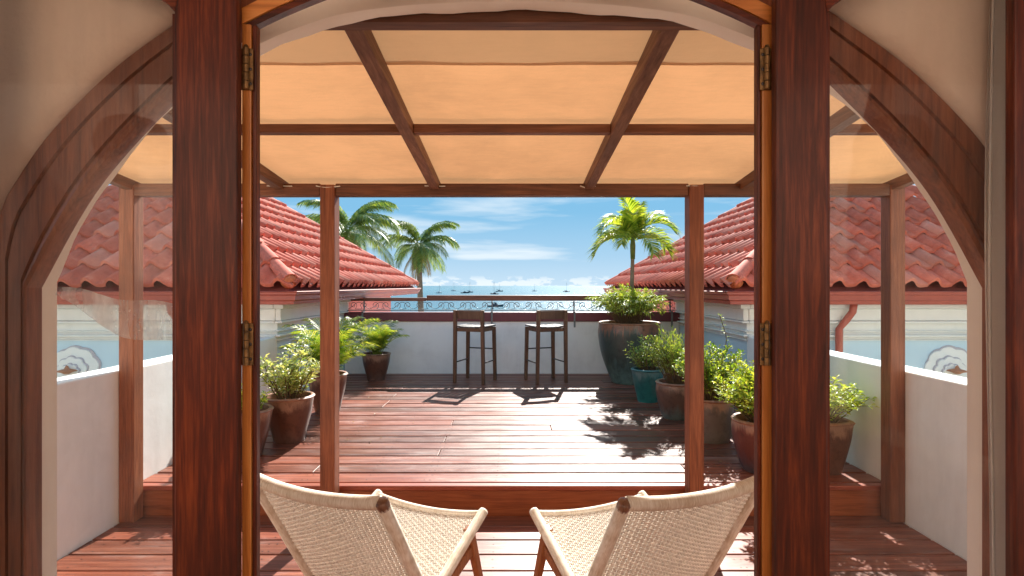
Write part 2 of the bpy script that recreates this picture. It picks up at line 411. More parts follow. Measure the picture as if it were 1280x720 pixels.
glass_m = glassmat('door glass')
film_m = glassmat('clear plastic film', (0.95,0.93,0.93), 0.55, 0.12)

# ------------------------------------------------------------------ sea and ground
def seamat():
    m, nt, b = newmat('sea water')
    g = nt.nodes.new('ShaderNodeNewGeometry')
    v = mapping(nt, g.outputs['Position'], (1, 1, 1))
    n0 = noise(nt, mapping(nt, g.outputs['Position'], (0.004, 0.0016, 1)), 1.0, 4)
    c = ramp(nt, n0, [(0.3, (0.010,0.085,0.13)), (0.55, (0.020,0.14,0.18)), (0.75, (0.012,0.10,0.16))])
    nt.links.new(c, b.inputs['Base Color'])
    b.inputs['Roughness'].default_value = 0.22; b.inputs['IOR'].default_value = 1.33; b.inputs['Specular IOR Level'].default_value = 0.28
    h = mathn(nt, 'ADD', noise(nt, mapping(nt, g.outputs['Position'], (0.10, 0.16, 1)), 1.0, 6, 0.6), mathn(nt, 'MULTIPLY', noise(nt, mapping(nt, g.outputs['Position'], (0.7, 0.9, 1)), 1.0, 4), 0.3))
    setbump(nt, b, h, 1.0, 0.8); return m
sea_m = seamat()
sand_m = plaster('beach sand ground', (0.42,0.34,0.24), (0.25,0.22,0.14), 0.9, 0.8, 0.3, 0.2)
L = 30000
tag(part('ground', MB().add([(-L,-2000,-7.6),(L,-2000,-7.6),(L,L,-7.6),(-L,L,-7.6)], [(0,1,2,3)]), sand_m), kind='structure')
tag(part('sea', MB().add([(-L,45,-7.2),(L,45,-7.2),(L,L,-7.2),(-L,L,-7.2)], [(0,1,2,3)]), sea_m), kind='structure')

# ------------------------------------------------------------------ decks (setting) made of single boards
UP = 0.19
def board_mesh(w, l, t=0.028):
    return MB().box((0, 0, -t), (l, w, 0)).mesh('deck_board', bevel=0.004, seg=2)
def make_deck(name, y0, y1, z, pitch, gap=0.011, seed=1):
    rnd = random.Random(seed)
    base = part(name, MB().box((-2.418, y0, z-0.16), (2.418, y1-0.002, z-0.034)), simple(name+' joists', (0.02,0.012,0.01), 0.9))
    tag(base, kind='structure')
    n = int(round((y1-y0)/pitch)); p = (y1-y0)/n; cache = {}
    for i in range(n):
        cuts = [-2.415] + sorted(rnd.choice([[], [-1.35], [-0.55], [0.35], [1.2], [-1.35, 1.2], [-0.55, 1.75]])) + [2.415]
        for a, b in zip(cuts, cuts[1:]):
            l = round(b-a-0.003, 3)
            if l not in cache: cache[l] = board_mesh(p-gap, l)
            o = link('deck_board', cache[l], deck_m, base)
            o.location = (a, y0+i*p+gap/2, z+rnd.uniform(-0.0015, 0.0015))
    return base
EDGE = 3.56
ld = make_deck('lower_deck', 1.30, EDGE+0.003, 0.0, 0.178, 0.013, 3)
ud = make_deck('upper_deck', EDGE+0.055, 8.08, UP, 0.188, 0.021, 5)
part('step_nosing', MB().box((-2.417, EDGE-0.012, UP-0.030), (2.417, EDGE+0.046, UP+0.001)), nose_m, ud, bevel=0.006, seg=2)
part('step_riser', MB().box((-2.417, EDGE+0.0045, -0.12), (2.417, EDGE+0.044, UP-0.032)), riser_m, ud, bevel=0.003)
nm = MB()                       # nail heads along the joists
for base_y, y1, z, pitch in ((1.30, EDGE-0.012, 0.0, 0.178), (EDGE+0.055, 8.08, UP, 0.188)):
    n = int(round((y1-base_y)/pitch)); p = (y1-base_y)/n
    for i in range(n):
        for x in (-2.3, -1.85, -1.37, -1.33, -0.95, -0.57, -0.53, -0.1, 0.33, 0.37, 0.78, 1.18, 1.22, 1.73, 1.77, 2.3):
            for q in (0.25, 0.75):
                cx = x+random.uniform(-.006, .006); cy = base_y+(i+q)*p
                nm.add([(cx+0.0045*math.cos(a), cy+0.0045*math.sin(a), z+0.0022) for a in [k*math.pi/3 for k in range(6)]], [tuple(range(6))])
tag(part('nail_heads', nm, darkmetal, ud, fix=False), kind='stuff')

# ------------------------------------------------------------------ parapets
def parapet(name, label, a, b, top, coping):
    cx, cy = (a[0]+b[0])/2, (a[1]+b[1])/2
    t = thing(name, label, 'wall', (cx, cy, 0))
    part('wall_face', MB().box((a[0], a[1], -7.6), (b[0], b[1], top)), white_m, t, True, bevel=0.012, seg=3)
    return t
parapet('side_parapet', 'white low terrace wall on the left, seen through the left door glass', (-2.60, 1.62, 0), (-2.42, 5.775, 0), 0.935, None)
parapet('side_parapet', 'white low terrace wall on the right, behind the square rimmed pot', (2.42, 1.62, 0), (2.60, 5.775, 0), 0.935, None)
bt = thing('sea_parapet', 'low white wall with maroon coping behind the bar stools', 'wall', (0, 8.16, UP))
part('wall_face', MB().box((-2.415, 8.082, -7.6), (2.415, 8.26, UP+0.75)), white_m, bt, True)
part('coping', MB().box((-2.415, 8.062, UP+0.752), (2.415, 8.28, UP+0.885)), maroon_m, bt, True, bevel=0.008, seg=2)

# balustrade: wooden handrail on iron scrolls
bal = thing('scroll_balustrade', 'wooden handrail over iron scrollwork on the maroon coping', 'railing', (0, 8.17, UP+0.885))
YB = 8.15
part('handrail', MB().box((-1.235, YB-0.055, 1.24), (2.41, YB+0.055, 1.32)), railwood, bal, True, bevel=0.008, seg=2)
part('handrail', MB().box((-2.41, YB-0.05, 1.235), (-1.237, YB+0.05, 1.285)), railwood, bal, True, bevel=0.008, seg=2)
part('bottom_rail', MB().box((-2.41, YB-0.008, 1.095), (2.41, YB+0.008, 1.109)), iron_m, bal, True)
for x in (-2.15, -0.29, 0.9, 2.3):
    mb = MB().box((x-0.009, YB-0.012, 1.075), (x+0.009, YB+0.006, 1.236)); mb.box((x-0.012, 8.045, 0.86), (x+0.012, 8.060, 1.09)); mb.box((x-0.012, 8.045, 1.077), (x+0.012, YB, 1.091))
    part('rail_bracket', mb, iron_m, bal, True)
def spiral(cx, cz, r0, turns, a0, sgn, n=22):
    return [(cx+sgn*r0*(1-0.78*i/n)*math.cos(a0+turns*2*math.pi*i/n), 0, cz+r0*(1-0.78*i/n)*math.sin(a0+turns*2*math.pi*i/n)) for i in range(n+1)]
scr = MB()
for sx in (-1, 1):
    sp = spiral(sx*0.078, 0.002, 0.056, 1.35, math.pi*1.5, -sx)
    scr.tube([(0 if i == 0 else p[0], p[1], p[2]) for i, p in enumerate(sp)][0:], 0.0042, 5)
arc = [(-0.155+0.31*i/12, 0, 0.052*math.cos(math.pi*(-1+2*i/12))*0.9) for i in range(13)]
scr.tube(arc, 0.0038, 5)
sme = scr.mesh('scroll', smooth=True)
for i in range(15):
    o = link('scroll', sme, iron_m, bal); o.location = (-2.23+i*0.318-0, YB-8.17, 1.172-(UP+0.885))

# ------------------------------------------------------------------ neighbouring houses with tiled hip roofs
PITCH = math.atan(1.65/2.44); CP, SP = math.cos(PITCH), math.sin(PITCH)
EZ = 1.435                        # tile plane height at the eave
TW, TL = 0.236, 0.325
def tile_profile(x):             # S shaped: barrel then shallow trough
    t = x/TW
    return 0.068*(math.sin(math.pi*t/0.56)) if t < 0.56 else -0.012*math.sin(math.pi*(t-0.56)/0.44)
def tile_bm():
    n = 8; vs = []; xs = [TW*(i/n)+(0.012 if i == n else 0) for i in range(n+1)]
    prof = [tile_profile(min(x, TW*0.999)) for x in xs]
    rows = ((0.0, 0.054, -0.036), (0.0, 0.054, 0.0), (TL+0.04, 0.002, 0.0))
    for y, z, dz in rows:
        for x, p in zip(xs, prof): vs.append((x, y, p+z+dz))
    fs = []
    for r in range(2):
        for i in range(n):
            a = r*(n+1)+i; fs.append((a, a+1, a+n+2, a+n+1))
    return vs, fs
TV, TF = tile_bm()
def tile_shared():
    me = bpy.data.meshes.new('roof_tile'); me.from_pydata(TV, [], TF)
    for p in me.polygons: p.use_smooth = p.index >= 8
    me.materials.append(tile_m); return me
TME = tile_shared()
def lay_face(roof, origin, u, v, length, rows, clips, wofs, limit=None):
    u, v = Vector(u), Vector(v); n = u.cross(v).normalized()
    M0 = Matrix((u, v, n)).transposed().to_4x4()
    nx = int(math.ceil(length/TW)); cnt = 0
    for r in range(rows):
        for c in range(nx):
            pos = Vector(origin)+u*(c*TW)+v*(r*TL)
            M = Matrix.Translation(pos) @ M0
            pts = [M @ Vector(p) for p in TV]
            st = 0; drop = False
            for (po, pn) in clips:
                ins = [((p-po).dot(pn) >= 0) for p in pts]
                if not any(ins): drop = True; break
                if not all(ins): st = 1
            if drop: continue
            jit = Matrix.Rotation(random.uniform(-.012, .012), 4, 'Z') @ Matrix.Translation((0, random.uniform(-.006, .006), random.uniform(0, .004)))
            if st == 0:
                o = link('roof_tile', TME, tile_m, roof); o.matrix_local = Matrix.Translation(-wofs) @ M @ jit
            else:
                bm = bmesh.new(); vv = [bm.verts.new(M @ (jit @ Vector(p))) for p in TV]
                for f in TF: bm.faces.new([vv[i] for i in f])
                for (po, pn) in clips:
                    bmesh.ops.bisect_plane(bm, geom=list(bm.verts)+list(bm.edges)+list(bm.faces), plane_co=po, plane_no=-pn, clear_outer=True)
                if len(bm.faces) == 0: bm.free(); continue
                me = bpy.data.meshes.new('roof_tile'); bm.to_mesh(me); bm.free()
                for p in me.polygons: p.use_smooth = p.index >= 8
                me.materials.append(tile_m)
                o = link('roof_tile', me, tile_m, roof); o.location = -wofs
            cnt += 1
    return cnt
def house(s, label):
    y0, y1 = 5.56, 12.8; xi, xo = s*2.20, s*7.08; xr = s*4.64
    root = thing('tile_roofed_house', label, 'house', (s*4.7, 9.2, -7.6), group='red roofed houses flanking the terrace')
    wofs = Vector(root.location)
    lo, hi = sorted((s*2.422, s*6.9))
    part('wall', MB().box((lo, 5.78, -7.6), (hi, 8.30, 0.893)), blue_m, root, True)
    part('wall_frieze', MB().box((lo, 5.779, 0.895), (hi, 8.301, 1.27)), white_cor, root, True)
    part('pink_wall', MB().box((lo, 8.302, -7.6), (hi, 11.2, 1.268)), pink_m, root, True)
    # cornice mouldings, front and inner side (mitred by butting)
    lx, hx = sorted((s*2.424, s*6.9))
    prof = [(1.27, 1.225, 0.10), (1.222, 1.10, 0.055), (1.097, 1.075, 0.075), (1.00, 0.985, 0.035), (0.955, 0.935, 0.05), (0.905, 0.895, 0.03)]
    for t, b, d in prof:
        part('cornice_moulding', MB().box((lx, 5.78-d, b), (hx, 5.779, t)), white_cor, root, True, bevel=0.008, seg=2)
        a, c = sorted((s*2.421, s*(2.42-d)))
        part('cornice_moulding', MB().box((a, 5.781-d, b), (c, 8.06, t)), white_cor, root, True, bevel=0.008, seg=2)
    # roof solid
    a, b = sorted((xi, xo)); zt = EZ+2.44*math.tan(PITCH)
    P1 = (xr, y0+2.44, zt-0.03); P2 = (xr, y1-2.44, zt-0.03)
    e = EZ-0.03; q = 1.268
    vs = [(a,y0,e),(b,y0,e),(b,y1,e),(a,y1,e),P1,P2,(a+.0,y0,q+.004),(b,y0,q+.004),(b,y1,q+.004),(a,y1,q+.004)]
    roof = part('roof', MB().add(vs, [(0,1,4),(1,2,5,4),(2,3,5),(3,0,4,5),(0,1,7,6),(1,2,8,7),(2,3,9,8),(3,0,6,9),(6,7,8,9)]), roofbase_m, root, True)
    ro = Vector((0, 0, 0))   # roof's local frame is world (offset cancelled)
    rofs = ro
    cx0, cx1 = a, b
    # front face
    hipa = (Vector((a, y0, 0)), Vector((1, -1, 0)).normalized()); hipb = (Vector((b, y0, 0)), Vector((-1, -1, 0)).normalized())
    c = lay_face(roof, (a, y0-0.03, EZ), (1,0,0), (0,CP,SP), b-a, 10, [hipa, hipb], rofs)
    # inner face
    n1 = (Vector((xi, y0, 0)), Vector((s*-1*1.0, 1, 0)).normalized()) if True else None
    # keep the inner side of each hip plane
    n1 = (Vector((xi, y0, 0)), Vector((-s, 1, 0)).normalized())
    n2 = (Vector((xi, y1, 0)), Vector((-s, -1, 0)).normalized())
    n3 = (Vector((xr, 0, 0)), Vector((-s, 0, 0)))
    # plane through (xi,y0) along (s,1): normal (-1*s... ) chosen so that the inner eave midpoint is inside
    mid = Vector((xi, (y0+y1)/2, 0)); cl = []
    for po, pn in (n1, n2, n3):
        if (mid-po).dot(pn) < 0: pn = -pn
        cl.append((po, pn))
    if s < 0: c += lay_face(roof, (xi+0.03, y0, EZ), (0,1,0), (-CP,0,SP), y1-y0, 10, cl, rofs)
    else: c += lay_face(roof, (xi-0.03, y1, EZ), (0,-1,0), (CP,0,SP), y1-y0, 10, cl, rofs)
    # hip and ridge caps
    def caps(p, q, r=0.085):
        p, q = Vector(p), Vector(q); d = q-p; n = max(2, int(d.length/0.40)); d.normalize()
        seg = (q-p).length/n
        mb = MB(); k = 8; vs = []
        for j, (t, rr) in enumerate(((0, 0.86*r), (0, r), (0.18, 0.93*r), (1.10, 0.78*r))):
            for i in range(k+1):
                an = math.pi*(i/k)*1.1-0.05*math.pi
                vs.append((rr*math.cos(an), t*seg, rr*math.sin(an)))
        fs = [(j*(k+1)+i, j*(k+1)+i+1, (j+1)*(k+1)+i+1, (j+1)*(k+1)+i) for j in range(3) for i in range(k)]
        me = MB().add(vs, fs).mesh('ridge_tile', smooth=True, auto=50)
        me.materials.append(tile_m)
        rot = d.to_track_quat('Y', 'Z').to_matrix().to_4x4()
        for i in range(n):
            o = link('ridge_tile', me, tile_m, roof); o.matrix_local = Matrix.Translation(p+d*seg*i+Vector((0,0,0.012))) @ rot @ Matrix.Rotation(random.uniform(-.02,.02),4,'Y')
        return p, d
    P1 = (xr, y0+2.44, zt+0.03); P2 = (xr, y1-2.44, zt+0.03)
    p, d = caps((xi-s*-0.03*0, y0, EZ+0.055), P1); caps((xi, y1, EZ+0.055), P2); caps((xo, y0, EZ+0.055), P1); caps(P1, P2)
    disc = MB(); disc.lathe([(0.0, 0.012), (0.055, 0.006), (0.078, -0.012), (0.080, -0.05)], 16, Matrix.Translation((xi, y0, EZ+0.055)) @ (-d).to_track_quat('Z', 'Y').to_matrix().to_4x4())
    part('hip_end', disc, simple('orange terracotta end', (0.62,0.17,0.07), 0.5), roof, False, smooth=True)
    # gutters
    gp = [(0.0, 0.125), (0.010, 0.13), (0.012, 0.10), (0.03, 0.085), (0.035, 0.045), (0.055, 0.03), (0.06, 0.0), (0.13, 0.0), (0.13, 0.118), (0.118, 0.118), (0.118, 0.02)]
    gm = MB(); k = len(gp)
    xo2 = xo
    path = [((xo, y0-0.11), (0, 1)), ((xi-s*0.11, y0-0.11), (s, 1)), ((xi-s*0.11, y1+0.11), (s, -1)), ((xo, y1+0.11), (0, -1))]
    vs = [(px+dx*gx, py+dy*gx, 1.275+gz) for (px, py), (dx, dy) in path for gx, gz in gp]
    fs = [(j*k+i, j*k+(i+1) % k, (j+1)*k+(i+1) % k, (j+1)*k+i) for j in range(3) for i in range(k)]
    part('gutter', gm.add(vs, fs), red_m, root, True)
    # downpipe
    dx = s*3.42
    mb = MB().tube([(dx, 5.60, 1.29), (dx, 5.62, 1.20), (dx-s*0.05, 5.66, 1.10), (dx-s*0.09, 5.70, 1.02), (dx-s*0.09, 5.72, -3)], 0.036, 10)
    part('downpipe', mb, red_m, root, True, smooth=True)
    # scalloped plaster medallion, its relief shadows painted as grey rings
    mx, mz = s*4.50, 0.60
    def scal(r, dx=0, dz=0, n=72, k=4.5, am=0.10): return [(mx+dx+r*(1+am*abs(math.sin(k*a+0.4)))*math.cos(a), mz+dz+0.9*r*(1+am*abs(math.sin(k*a+0.4)))*math.sin(a)) for a in [2*math.pi*i/n for i in range(n)]]
    for i, (r, dx, dz, mt, am) in enumerate(((0.245, 0.012, 0.012, relief_shade, 0.06), (0.232, 0, 0, white_cor, 0.10), (0.150, -0.01, -0.01, relief_shade, 0.14), (0.140, -0.01, -0.012, white_cor, 0.14), (0.085, -0.01, -0.02, relief_shade, 0.2), (0.076, -0.01, -0.022, white_cor, 0.2))):
        part('medallion_ring', MB().prism(scal(r, dx, dz, am=am), 5.779-0.013*(i+1), 5.7795), mt, root, True, bevel=0.004)
    mb = MB(); sh = []
    mb.lathe([(0.0, 0.055), (0.012, 0.045), (0.022, 0.018), (0.075, 0.006), (0.085, -0.004), (0.045, -0.016), (0.02, -0.034), (0, -0.038)], 18, Matrix.Translation((mx, 5.66, mz)), lambda a: 1+0.10*math.sin(5*a))
    part('terracotta_lamp', mb, terracotta, root, True, smooth=True)
    return c
print('tiles', house(-1, 'red tile roofed house on the left, its hip and front gutter beside the palm pots'),
      house(1, 'red tile roofed house on the right, behind the row of green potted shrubs'))

# ------------------------------------------------------------------ door wall of our own room
def half(pts_low, pts_up, n_up=40):
    low = [Vector((x, z, 0)) for x, z in pts_low]
    up = resample(catmull([(x, z, 0) for x, z in pts_up], 8), n_up)
    lowr = resample(low, 8)
    return lowr[:-1]+up
A_out = half([(1.362,-1.46),(1.362,0.10)], [(1.362,0.10),(1.352,.196),(1.32,.262),(1.22,.4045),(1.058,.568),(.90,.685),(.72,.80),(.48,.93),(.2,1.01),(0,1.03)])
A_in = half([(1.288,-1.46),(1.288,-.006)], [(1.288,-.006),(1.128,.27),(.909,.512),(.677,.715),(.45,.845),(.2,.92),(0,.935)])
A_cr = half([(1.30,-1.46),(1.30,0.01)], [(1.30,0.01),(1.234,.16),(1.136,.313),(.967,.507),(.72,.654),(.585,.714),(.466,.75),(.3,.772),(.13,.782),(0,.785)])
def full(h): return [Vector((-p.x, p.y+EYE, 0)) for p in h]+[Vector((p.x, p.y+EYE, 0)) for p in reversed(h[:-1])]
F_out, F_in, F_cr = full(A_out), full(A_in), full(A_cr)
def offset(F, d):
    out = []
    for i, p in enumerate(F):
        t = (F[min(i+1, len(F)-1)]-F[max(i-1, 0)]).normalized(); nrm = Vector((-t.y, t.x, 0))
        out.append(p+nrm*d)
    return out
def rings_mesh(rings):               # rings: list of (curve, y) joined in sequence
    n = len(rings[0][0]); vs = []; fs = []
    for F, y in rings: vs += [(p.x, y, p.y) for p in F]
    for r in range(len(rings)-1):
        for i in range(n-1):
            a = r*n+i; fs.append((a, a+1, a+n+1, a+n))
    return MB().add(vs, fs)
def outer_rect(F, X=4.2, Z0=0.0, Z1=3.3):
    out = []
    c = Vector((0, 1.2, 0))
    for i, p in enumerate(F):
        d = p-c
        if p.y <= 0.35: out.append(Vector((math.copysign(X, p.x), p.y, 0))); continue
        k = min(X/max(1e-6, abs(d.x)), ((Z1-1.2)/d.y if d.y > 1e-6 else 1e9))
        out.append(Vector((c.x+d.x*k, max(p.y*1.0, c.y+d.y*k) if d.y > 0 else p.y, 0)))
    return out
dw = thing('arched_wall', 'thick plastered wall with the wide arched opening the doors stand in', 'wall', (0, 1.53, 0))
O5 = offset(F_out, 0.05)
rin = rings_mesh([(outer_rect(F_out), 1.45), (offset(F_out, 0.075), 1.45), (offset(F_out, 0.05), 1.453), (offset(F_out, 0.028), 1.460), (offset(F_out, 0.012), 1.472), (offset(F_out, 0.004), 1.487), (offset(F_out, 0.002), 1.54)])
part('room_side_plaster', rin, room_m, dw, True, smooth=True, auto=40)
# wavy hand-finished outer edge
rng = random.Random(4)
wav = []
for i, p in enumerate(F_cr):
    w = 0.003*math.sin(i*0.7)+0.0016*math.sin(i*1.9+1) if p.y > 1.5 else 0.002*math.sin(i*1.3)
    wav.append(Vector((p.x, p.y+w, 0)))
rout = rings_mesh([(offset(F_cr, 0.20), 1.536), (offset(F_cr, 0.012), 1.5365), (offset(F_cr, 0.0), 1.545), (wav, 1.600), (offset(wav, 0.01), 1.61), (outer_rect(F_cr), 1.61)])
part('outer_reveal', rout, cream_m, dw, True, smooth=True, auto=50)
# wood arch frame
fr = thing('arched_frame', 'dark red wooden arch frame lining the plastered wall opening', 'door frame', (0, 1.51, 0))
def lerpF(t, d=0): return [a.lerp(b, t) for a, b in zip(offset(F_out, 0.0025), F_in)]
prof = [(0.0, 1.5345), (0.0, 1.484), (0.27, 1.484), (0.29, 1.4925), (0.32, 1.4925), (0.33, 1.488), (0.78, 1.487), (0.80, 1.495), (0.84, 1.495), (0.86, 1.486), (0.92, 1.483), (0.98, 1.487), (1.0, 1.495), (1.0, 1.5345), (0.0, 1.5345)]
part('arch_casing', rings_mesh([(lerpF(t), y) for t, y in prof]), archwood, fr, True, smooth=True, auto=25)
# inner door frame: jambs, stops and mitred head
HW = 0.622
headc = resample(catmull([(-0.662, 0.676, 0), (-0.56, 0.725, 0), (-0.40, 0.785, 0), (-0.2, 0.83, 0), (0, 0.845, 0), (0.2, 0.83, 0), (0.40, 0.785, 0), (0.56, 0.725, 0), (0.662, 0.676, 0)], 6), 41)
def headstrip(dz0, dz1, y0, y1, w):
    mb = MB(); n = len(headc); vs = []
    for p in headc:
        x = p.x*w/0.662*0.984-0.0105
        vs += [(x, y0, p.y+EYE+dz0), (x, y0, p.y+EYE+dz1), (x, y1, p.y+EYE+dz1), (x, y1, p.y+EYE+dz0)]
    fs = [(4*i+a, 4*i+(a+1) % 4, 4*i+4+(a+1) % 4, 4*i+4+a) for i in range(n-1) for a in range(4)]+[(0,1,2,3), tuple(4*(n-1)+k for k in (3,2,1,0))]
    return mb.add(vs, fs)
part('frame_head', headstrip(-0.035, 0.004, 1.372, 1.40, 0.662), orangewood_x, fr, True)
part('head_stop', headstrip(-0.052, -0.036, 1.376, 1.398, 0.66), mahog_x, fr, True)
for s, e0, e1, e2 in ((-1, 0.662, 0.639, 0.628), (1, 0.641, 0.613, 0.603)):
    a, b = sorted((s*e0, s*(e1+0.0005))); part('jamb', MB().box((a, 1.372, 0), (b, 1.410, EYE+0.641)), orangewood, fr, True, bevel=0.002, seg=2)
    a, b = sorted((s*(e1-0.0005), s*e2)); part('jamb_stop', MB().box((a, 1.376, 0), (b, 1.3985, EYE+0.641)), mahog, fr, True, bevel=0.003, seg=2)

def leaf(s, sw, mx0, mx1, label):
    root = thing('door_leaf', label, 'door', (s*0.655, 1.355, 0.02), group='glazed door leaves folded back')
    H0 = 0.655 if s < 0 else 0.6285; m0 = s*mx0; m1 = s*mx1
    y0, y1 = 1.332, 1.360
    def pz(l): return [(x, z+EYE) for x, z in l]
    def P(l): return pz([(s*x, z) for x, z in l])
    X1 = 0.804 if s < 0 else 0.752
    part('hinge_stile', MB().prism(P([(H0,-1.44),(X1,-1.44),(X1,0.652),(X1-0.035,0.80),(0.72,0.765),(H0,0.72)]), y0, y1), mahog, root, True, bevel=0.004, seg=2)
    inn = [(X1, 0.652), (X1+0.018, 0.672), (X1+0.06, 0.700), (X1+0.16, 0.752), (X1+0.28, 0.79), (mx0, 0.81)]
    out = [(mx0, 0.94), (X1+0.28, 0.925), (X1+0.16, 0.90), (X1+0.06, 0.86), (X1+0.01, 0.83), (X1-0.033, 0.80)]
    part('top_rail', MB().prism(P(inn+out), y0+0.001, y1-0.001), mahog_x, root, True, bevel=0.002)
    part('meeting_stile', MB().prism(P([(mx0, -1.44), (mx1, -1.44), (mx1, 0.95), (mx0, 0.94)]), y0, y1), mahog, root, True, bevel=0.004, seg=2)
    part('bottom_rail', MB().prism(P([(X1+.001, -1.44), (mx0-.001, -1.44), (mx0-.001, -1.20), (X1+.001, -1.20)]), y0+0.002, y1-0.002), mahog_x, root, True, bevel=0.003)
    part('glass_pane', MB().prism(P([(X1-0.004, -1.20), (mx0+0.004, -1.20), (mx0+0.004, 0.812)]+[(x, z+0.002) for x, z in reversed(inn[1:-1])]+[(X1-0.004, 0.652)]), 1.350, 1.354), glass_m, root, True)
    # putty bead around the glass
    bd = MB().beam((s*(X1+0.004), 1.346, 0.26), (s*(X1+0.004), 1.346, EYE+0.65), 0.008, 0.014)
    part('glazing_bead', bd, mahog, root, True)
    for z0, z1 in ((EYE+0.478, EYE+0.580), (EYE-0.195, EYE-0.092)):
        KX = H0-0.0075; a, b = sorted((s*(H0+0.007), s*(H0-0.022))); hm = MB()
        hm.box((a, 1.3685, z0), (b, 1.3715, z1))
        hn = part('hinge', hm, brass_m, root, True, bevel=0.001)
        kn = MB()
        for k in range(5):
            q0 = z0+(z1-z0)*k/5+0.001; q1 = z0+(z1-z0)*(k+1)/5-0.001
            kn.tube([(s*KX, 1.3635, q0), (s*KX, 1.3635, q1)], 0.0062, 10)
        kn.lathe([(0.0062, 0), (0.004, 0.006), (0, 0.008)], 10, Matrix.Translation((s*KX, 1.3635, z1)))
        part('hinge_knuckle', kn, brass_m, hn, True, smooth=True, auto=50)
        sc = MB()
        for zz in (0.15, 0.5, 0.85):
            for xx in (H0-0.0155,):
                sc.lathe([(0.0045, 0), (0.0035, 0.0015), (0, 0.002)], 8, Matrix.Translation((s*xx, 1.3683, z0+(z1-z0)*zz)) @ Matrix.Rotation(R(90), 4, 'X'))
        tag(part('hinge_screws', sc, darkmetal, hn, True), kind='stuff')
leaf(-1, 0.140, 1.245, 1.36, 'dark red glazed door leaf folded back on the left, with plastic film on its glass')
leaf(1, 0.092, 1.196, 1.32, 'dark red glazed door leaf folded back on the right, in front of the grey curtain')

# clear plastic film clinging to the left pane
fm = MB(); nx, ny = 26, 8; vs = []
rng = random.Random(9)
for i in range(nx+1):
    t = i/nx; x = -1.105+0.29*t
    top = EYE-0.004-0.045*t+0.006*math.sin(9*t); bot = top-0.012-0.085*math.sin(math.pi*min(1, t*0.62+0.03))
    for j in range(ny+1):
        q = j/ny; vs.append((x, 1.3575+0.006*math.sin(7*t*3+q*5)*math.sin(q*3)+rng.uniform(0, .0035), top+(bot-top)*q))
fs = [(i*(ny+1)+j, i*(ny+1)+j+1, (i+1)*(ny+1)+j+1, (i+1)*(ny+1)+j) for i in range(nx) for j in range(ny)]
tag(part('plastic_film', fm.add(vs, fs), film_m, None, smooth=True), 'crumpled strip of clear plastic film stuck across the left door glass', 'plastic film')

# curtain
cm = MB(); vs = []; nx, nz = 60, 24
for i in range(nx+1):
    for j in range(nz+1):
        u = i/nx; z = 0.02+3.1*j/nz
        x = 1.208+0.30*u+0.006*math.sin(z*3.1)
        vs.append((x, 1.412+0.021*math.sin(u*2*math.pi*4.6+0.5*math.sin(z*1.3))+0.004*math.sin(u*31+z*4), z))
cm.add(vs, [(i*(nz+1)+j, (i+1)*(nz+1)+j, (i+1)*(nz+1)+j+1, i*(nz+1)+j+1) for i in range(nx) for j in range(nz)])
ct = thing('linen_curtain', 'grey linen curtain hanging beside the right door glass', 'curtain', (1.35, 1.412, 0.02))
part('cloth', cm, curtain_m, ct, True, smooth=True)
part('hem', MB().tube([(1.209+0.006*math.sin(z*3.1), 1.410, z) for z in [0.02+3.1*k/24 for k in range(25)]], 0.003, 6), curtain_m, ct, True, smooth=True)

# room behind the camera: floor, boarded ceiling with a beam, two woven pendants (seen mirrored in the glass)
tag(part('room_floor', MB().box((-4.2, -3.6, -0.1), (4.2, 1.298, 0.0)), simple('room floor tile', (0.40,0.27,0.18), 0.35)), kind='structure')
ceil = tag(part('room_ceiling', MB().box((-4.2, -1.6, 3.02), (4.2, 1.448, 3.1)), ceilwood), kind='structure')
cbm = MB().box((0, 0, -0.02), (8.4, 0.178, 0)).mesh('ceiling_board', bevel=0.004)
for i in range(16):
    o = link('ceiling_board', cbm, ceilwood, ceil); o.location = (-4.2, -1.58+i*0.186, 3.018)
for x in (-2.0, 2.0):
    part('ceiling_beam', MB().box((x-0.07, -1.59, 2.84), (x+0.07, 1.44, 2.995)), archwood, ceil, bevel=0.01, seg=2)
part('bounce_wall', MB().box((-4.3, -3.7, 0), (4.3, -3.602, 4.4)), room_m, ceil)  # added walls, heightened to bounce sunlight indoors and keep sky out of the glass
part('bounce_wall', MB().box((-4.3, -3.6, 0), (-4.2, -1.3, 4.4)), room_m, ceil)
part('bounce_wall', MB().box((4.2, -3.6, 0), (4.3, -1.3, 4.4)), room_m, ceil)
wick = simple('woven rattan', (0.30,0.13,0.05), 0.6, 0, 0.6, 30, 0.5)
def pendant(x, label):
    t = thing('pendant_lamp', label, 'lamp', (x, -0.8, 2.25), group='woven pendant lamps')
    mb = MB()
    prof = [(0.06, 0.26), (0.15, 0.22), (0.20, 0.12), (0.19, 0.0)]
    P = catmull([(r, z, 0) for r, z in prof], 6)
    for k in range(48):
        a = 2*math.pi*k/48
        for sg in (-1, 1): mb.tube([(p.x*math.cos(a+sg*0.03*i), p.x*math.sin(a+sg*0.03*i), p.y) for i, p in enumerate(P)], 0.0045, 4)
    part('lamp_shade', mb, wick, t)
    part('cord', MB().tube([(0, 0, 0.25), (0, 0, 0.765)], 0.005, 6), darkmetal, t)
    part('bulb', MB().lathe([(0, 0.05), (0.03, 0.06), (0.035, 0.09), (0.02, 0.13), (0.015, 0.25)], 12), simple('bulb glass', (0.8,0.75,0.65), 0.2), t, smooth=True)
pendant(-2.37, 'woven rattan pendant lamp mirrored in the left door glass')
pendant(2.37, 'woven rattan pendant lamp mirrored in the right door glass')

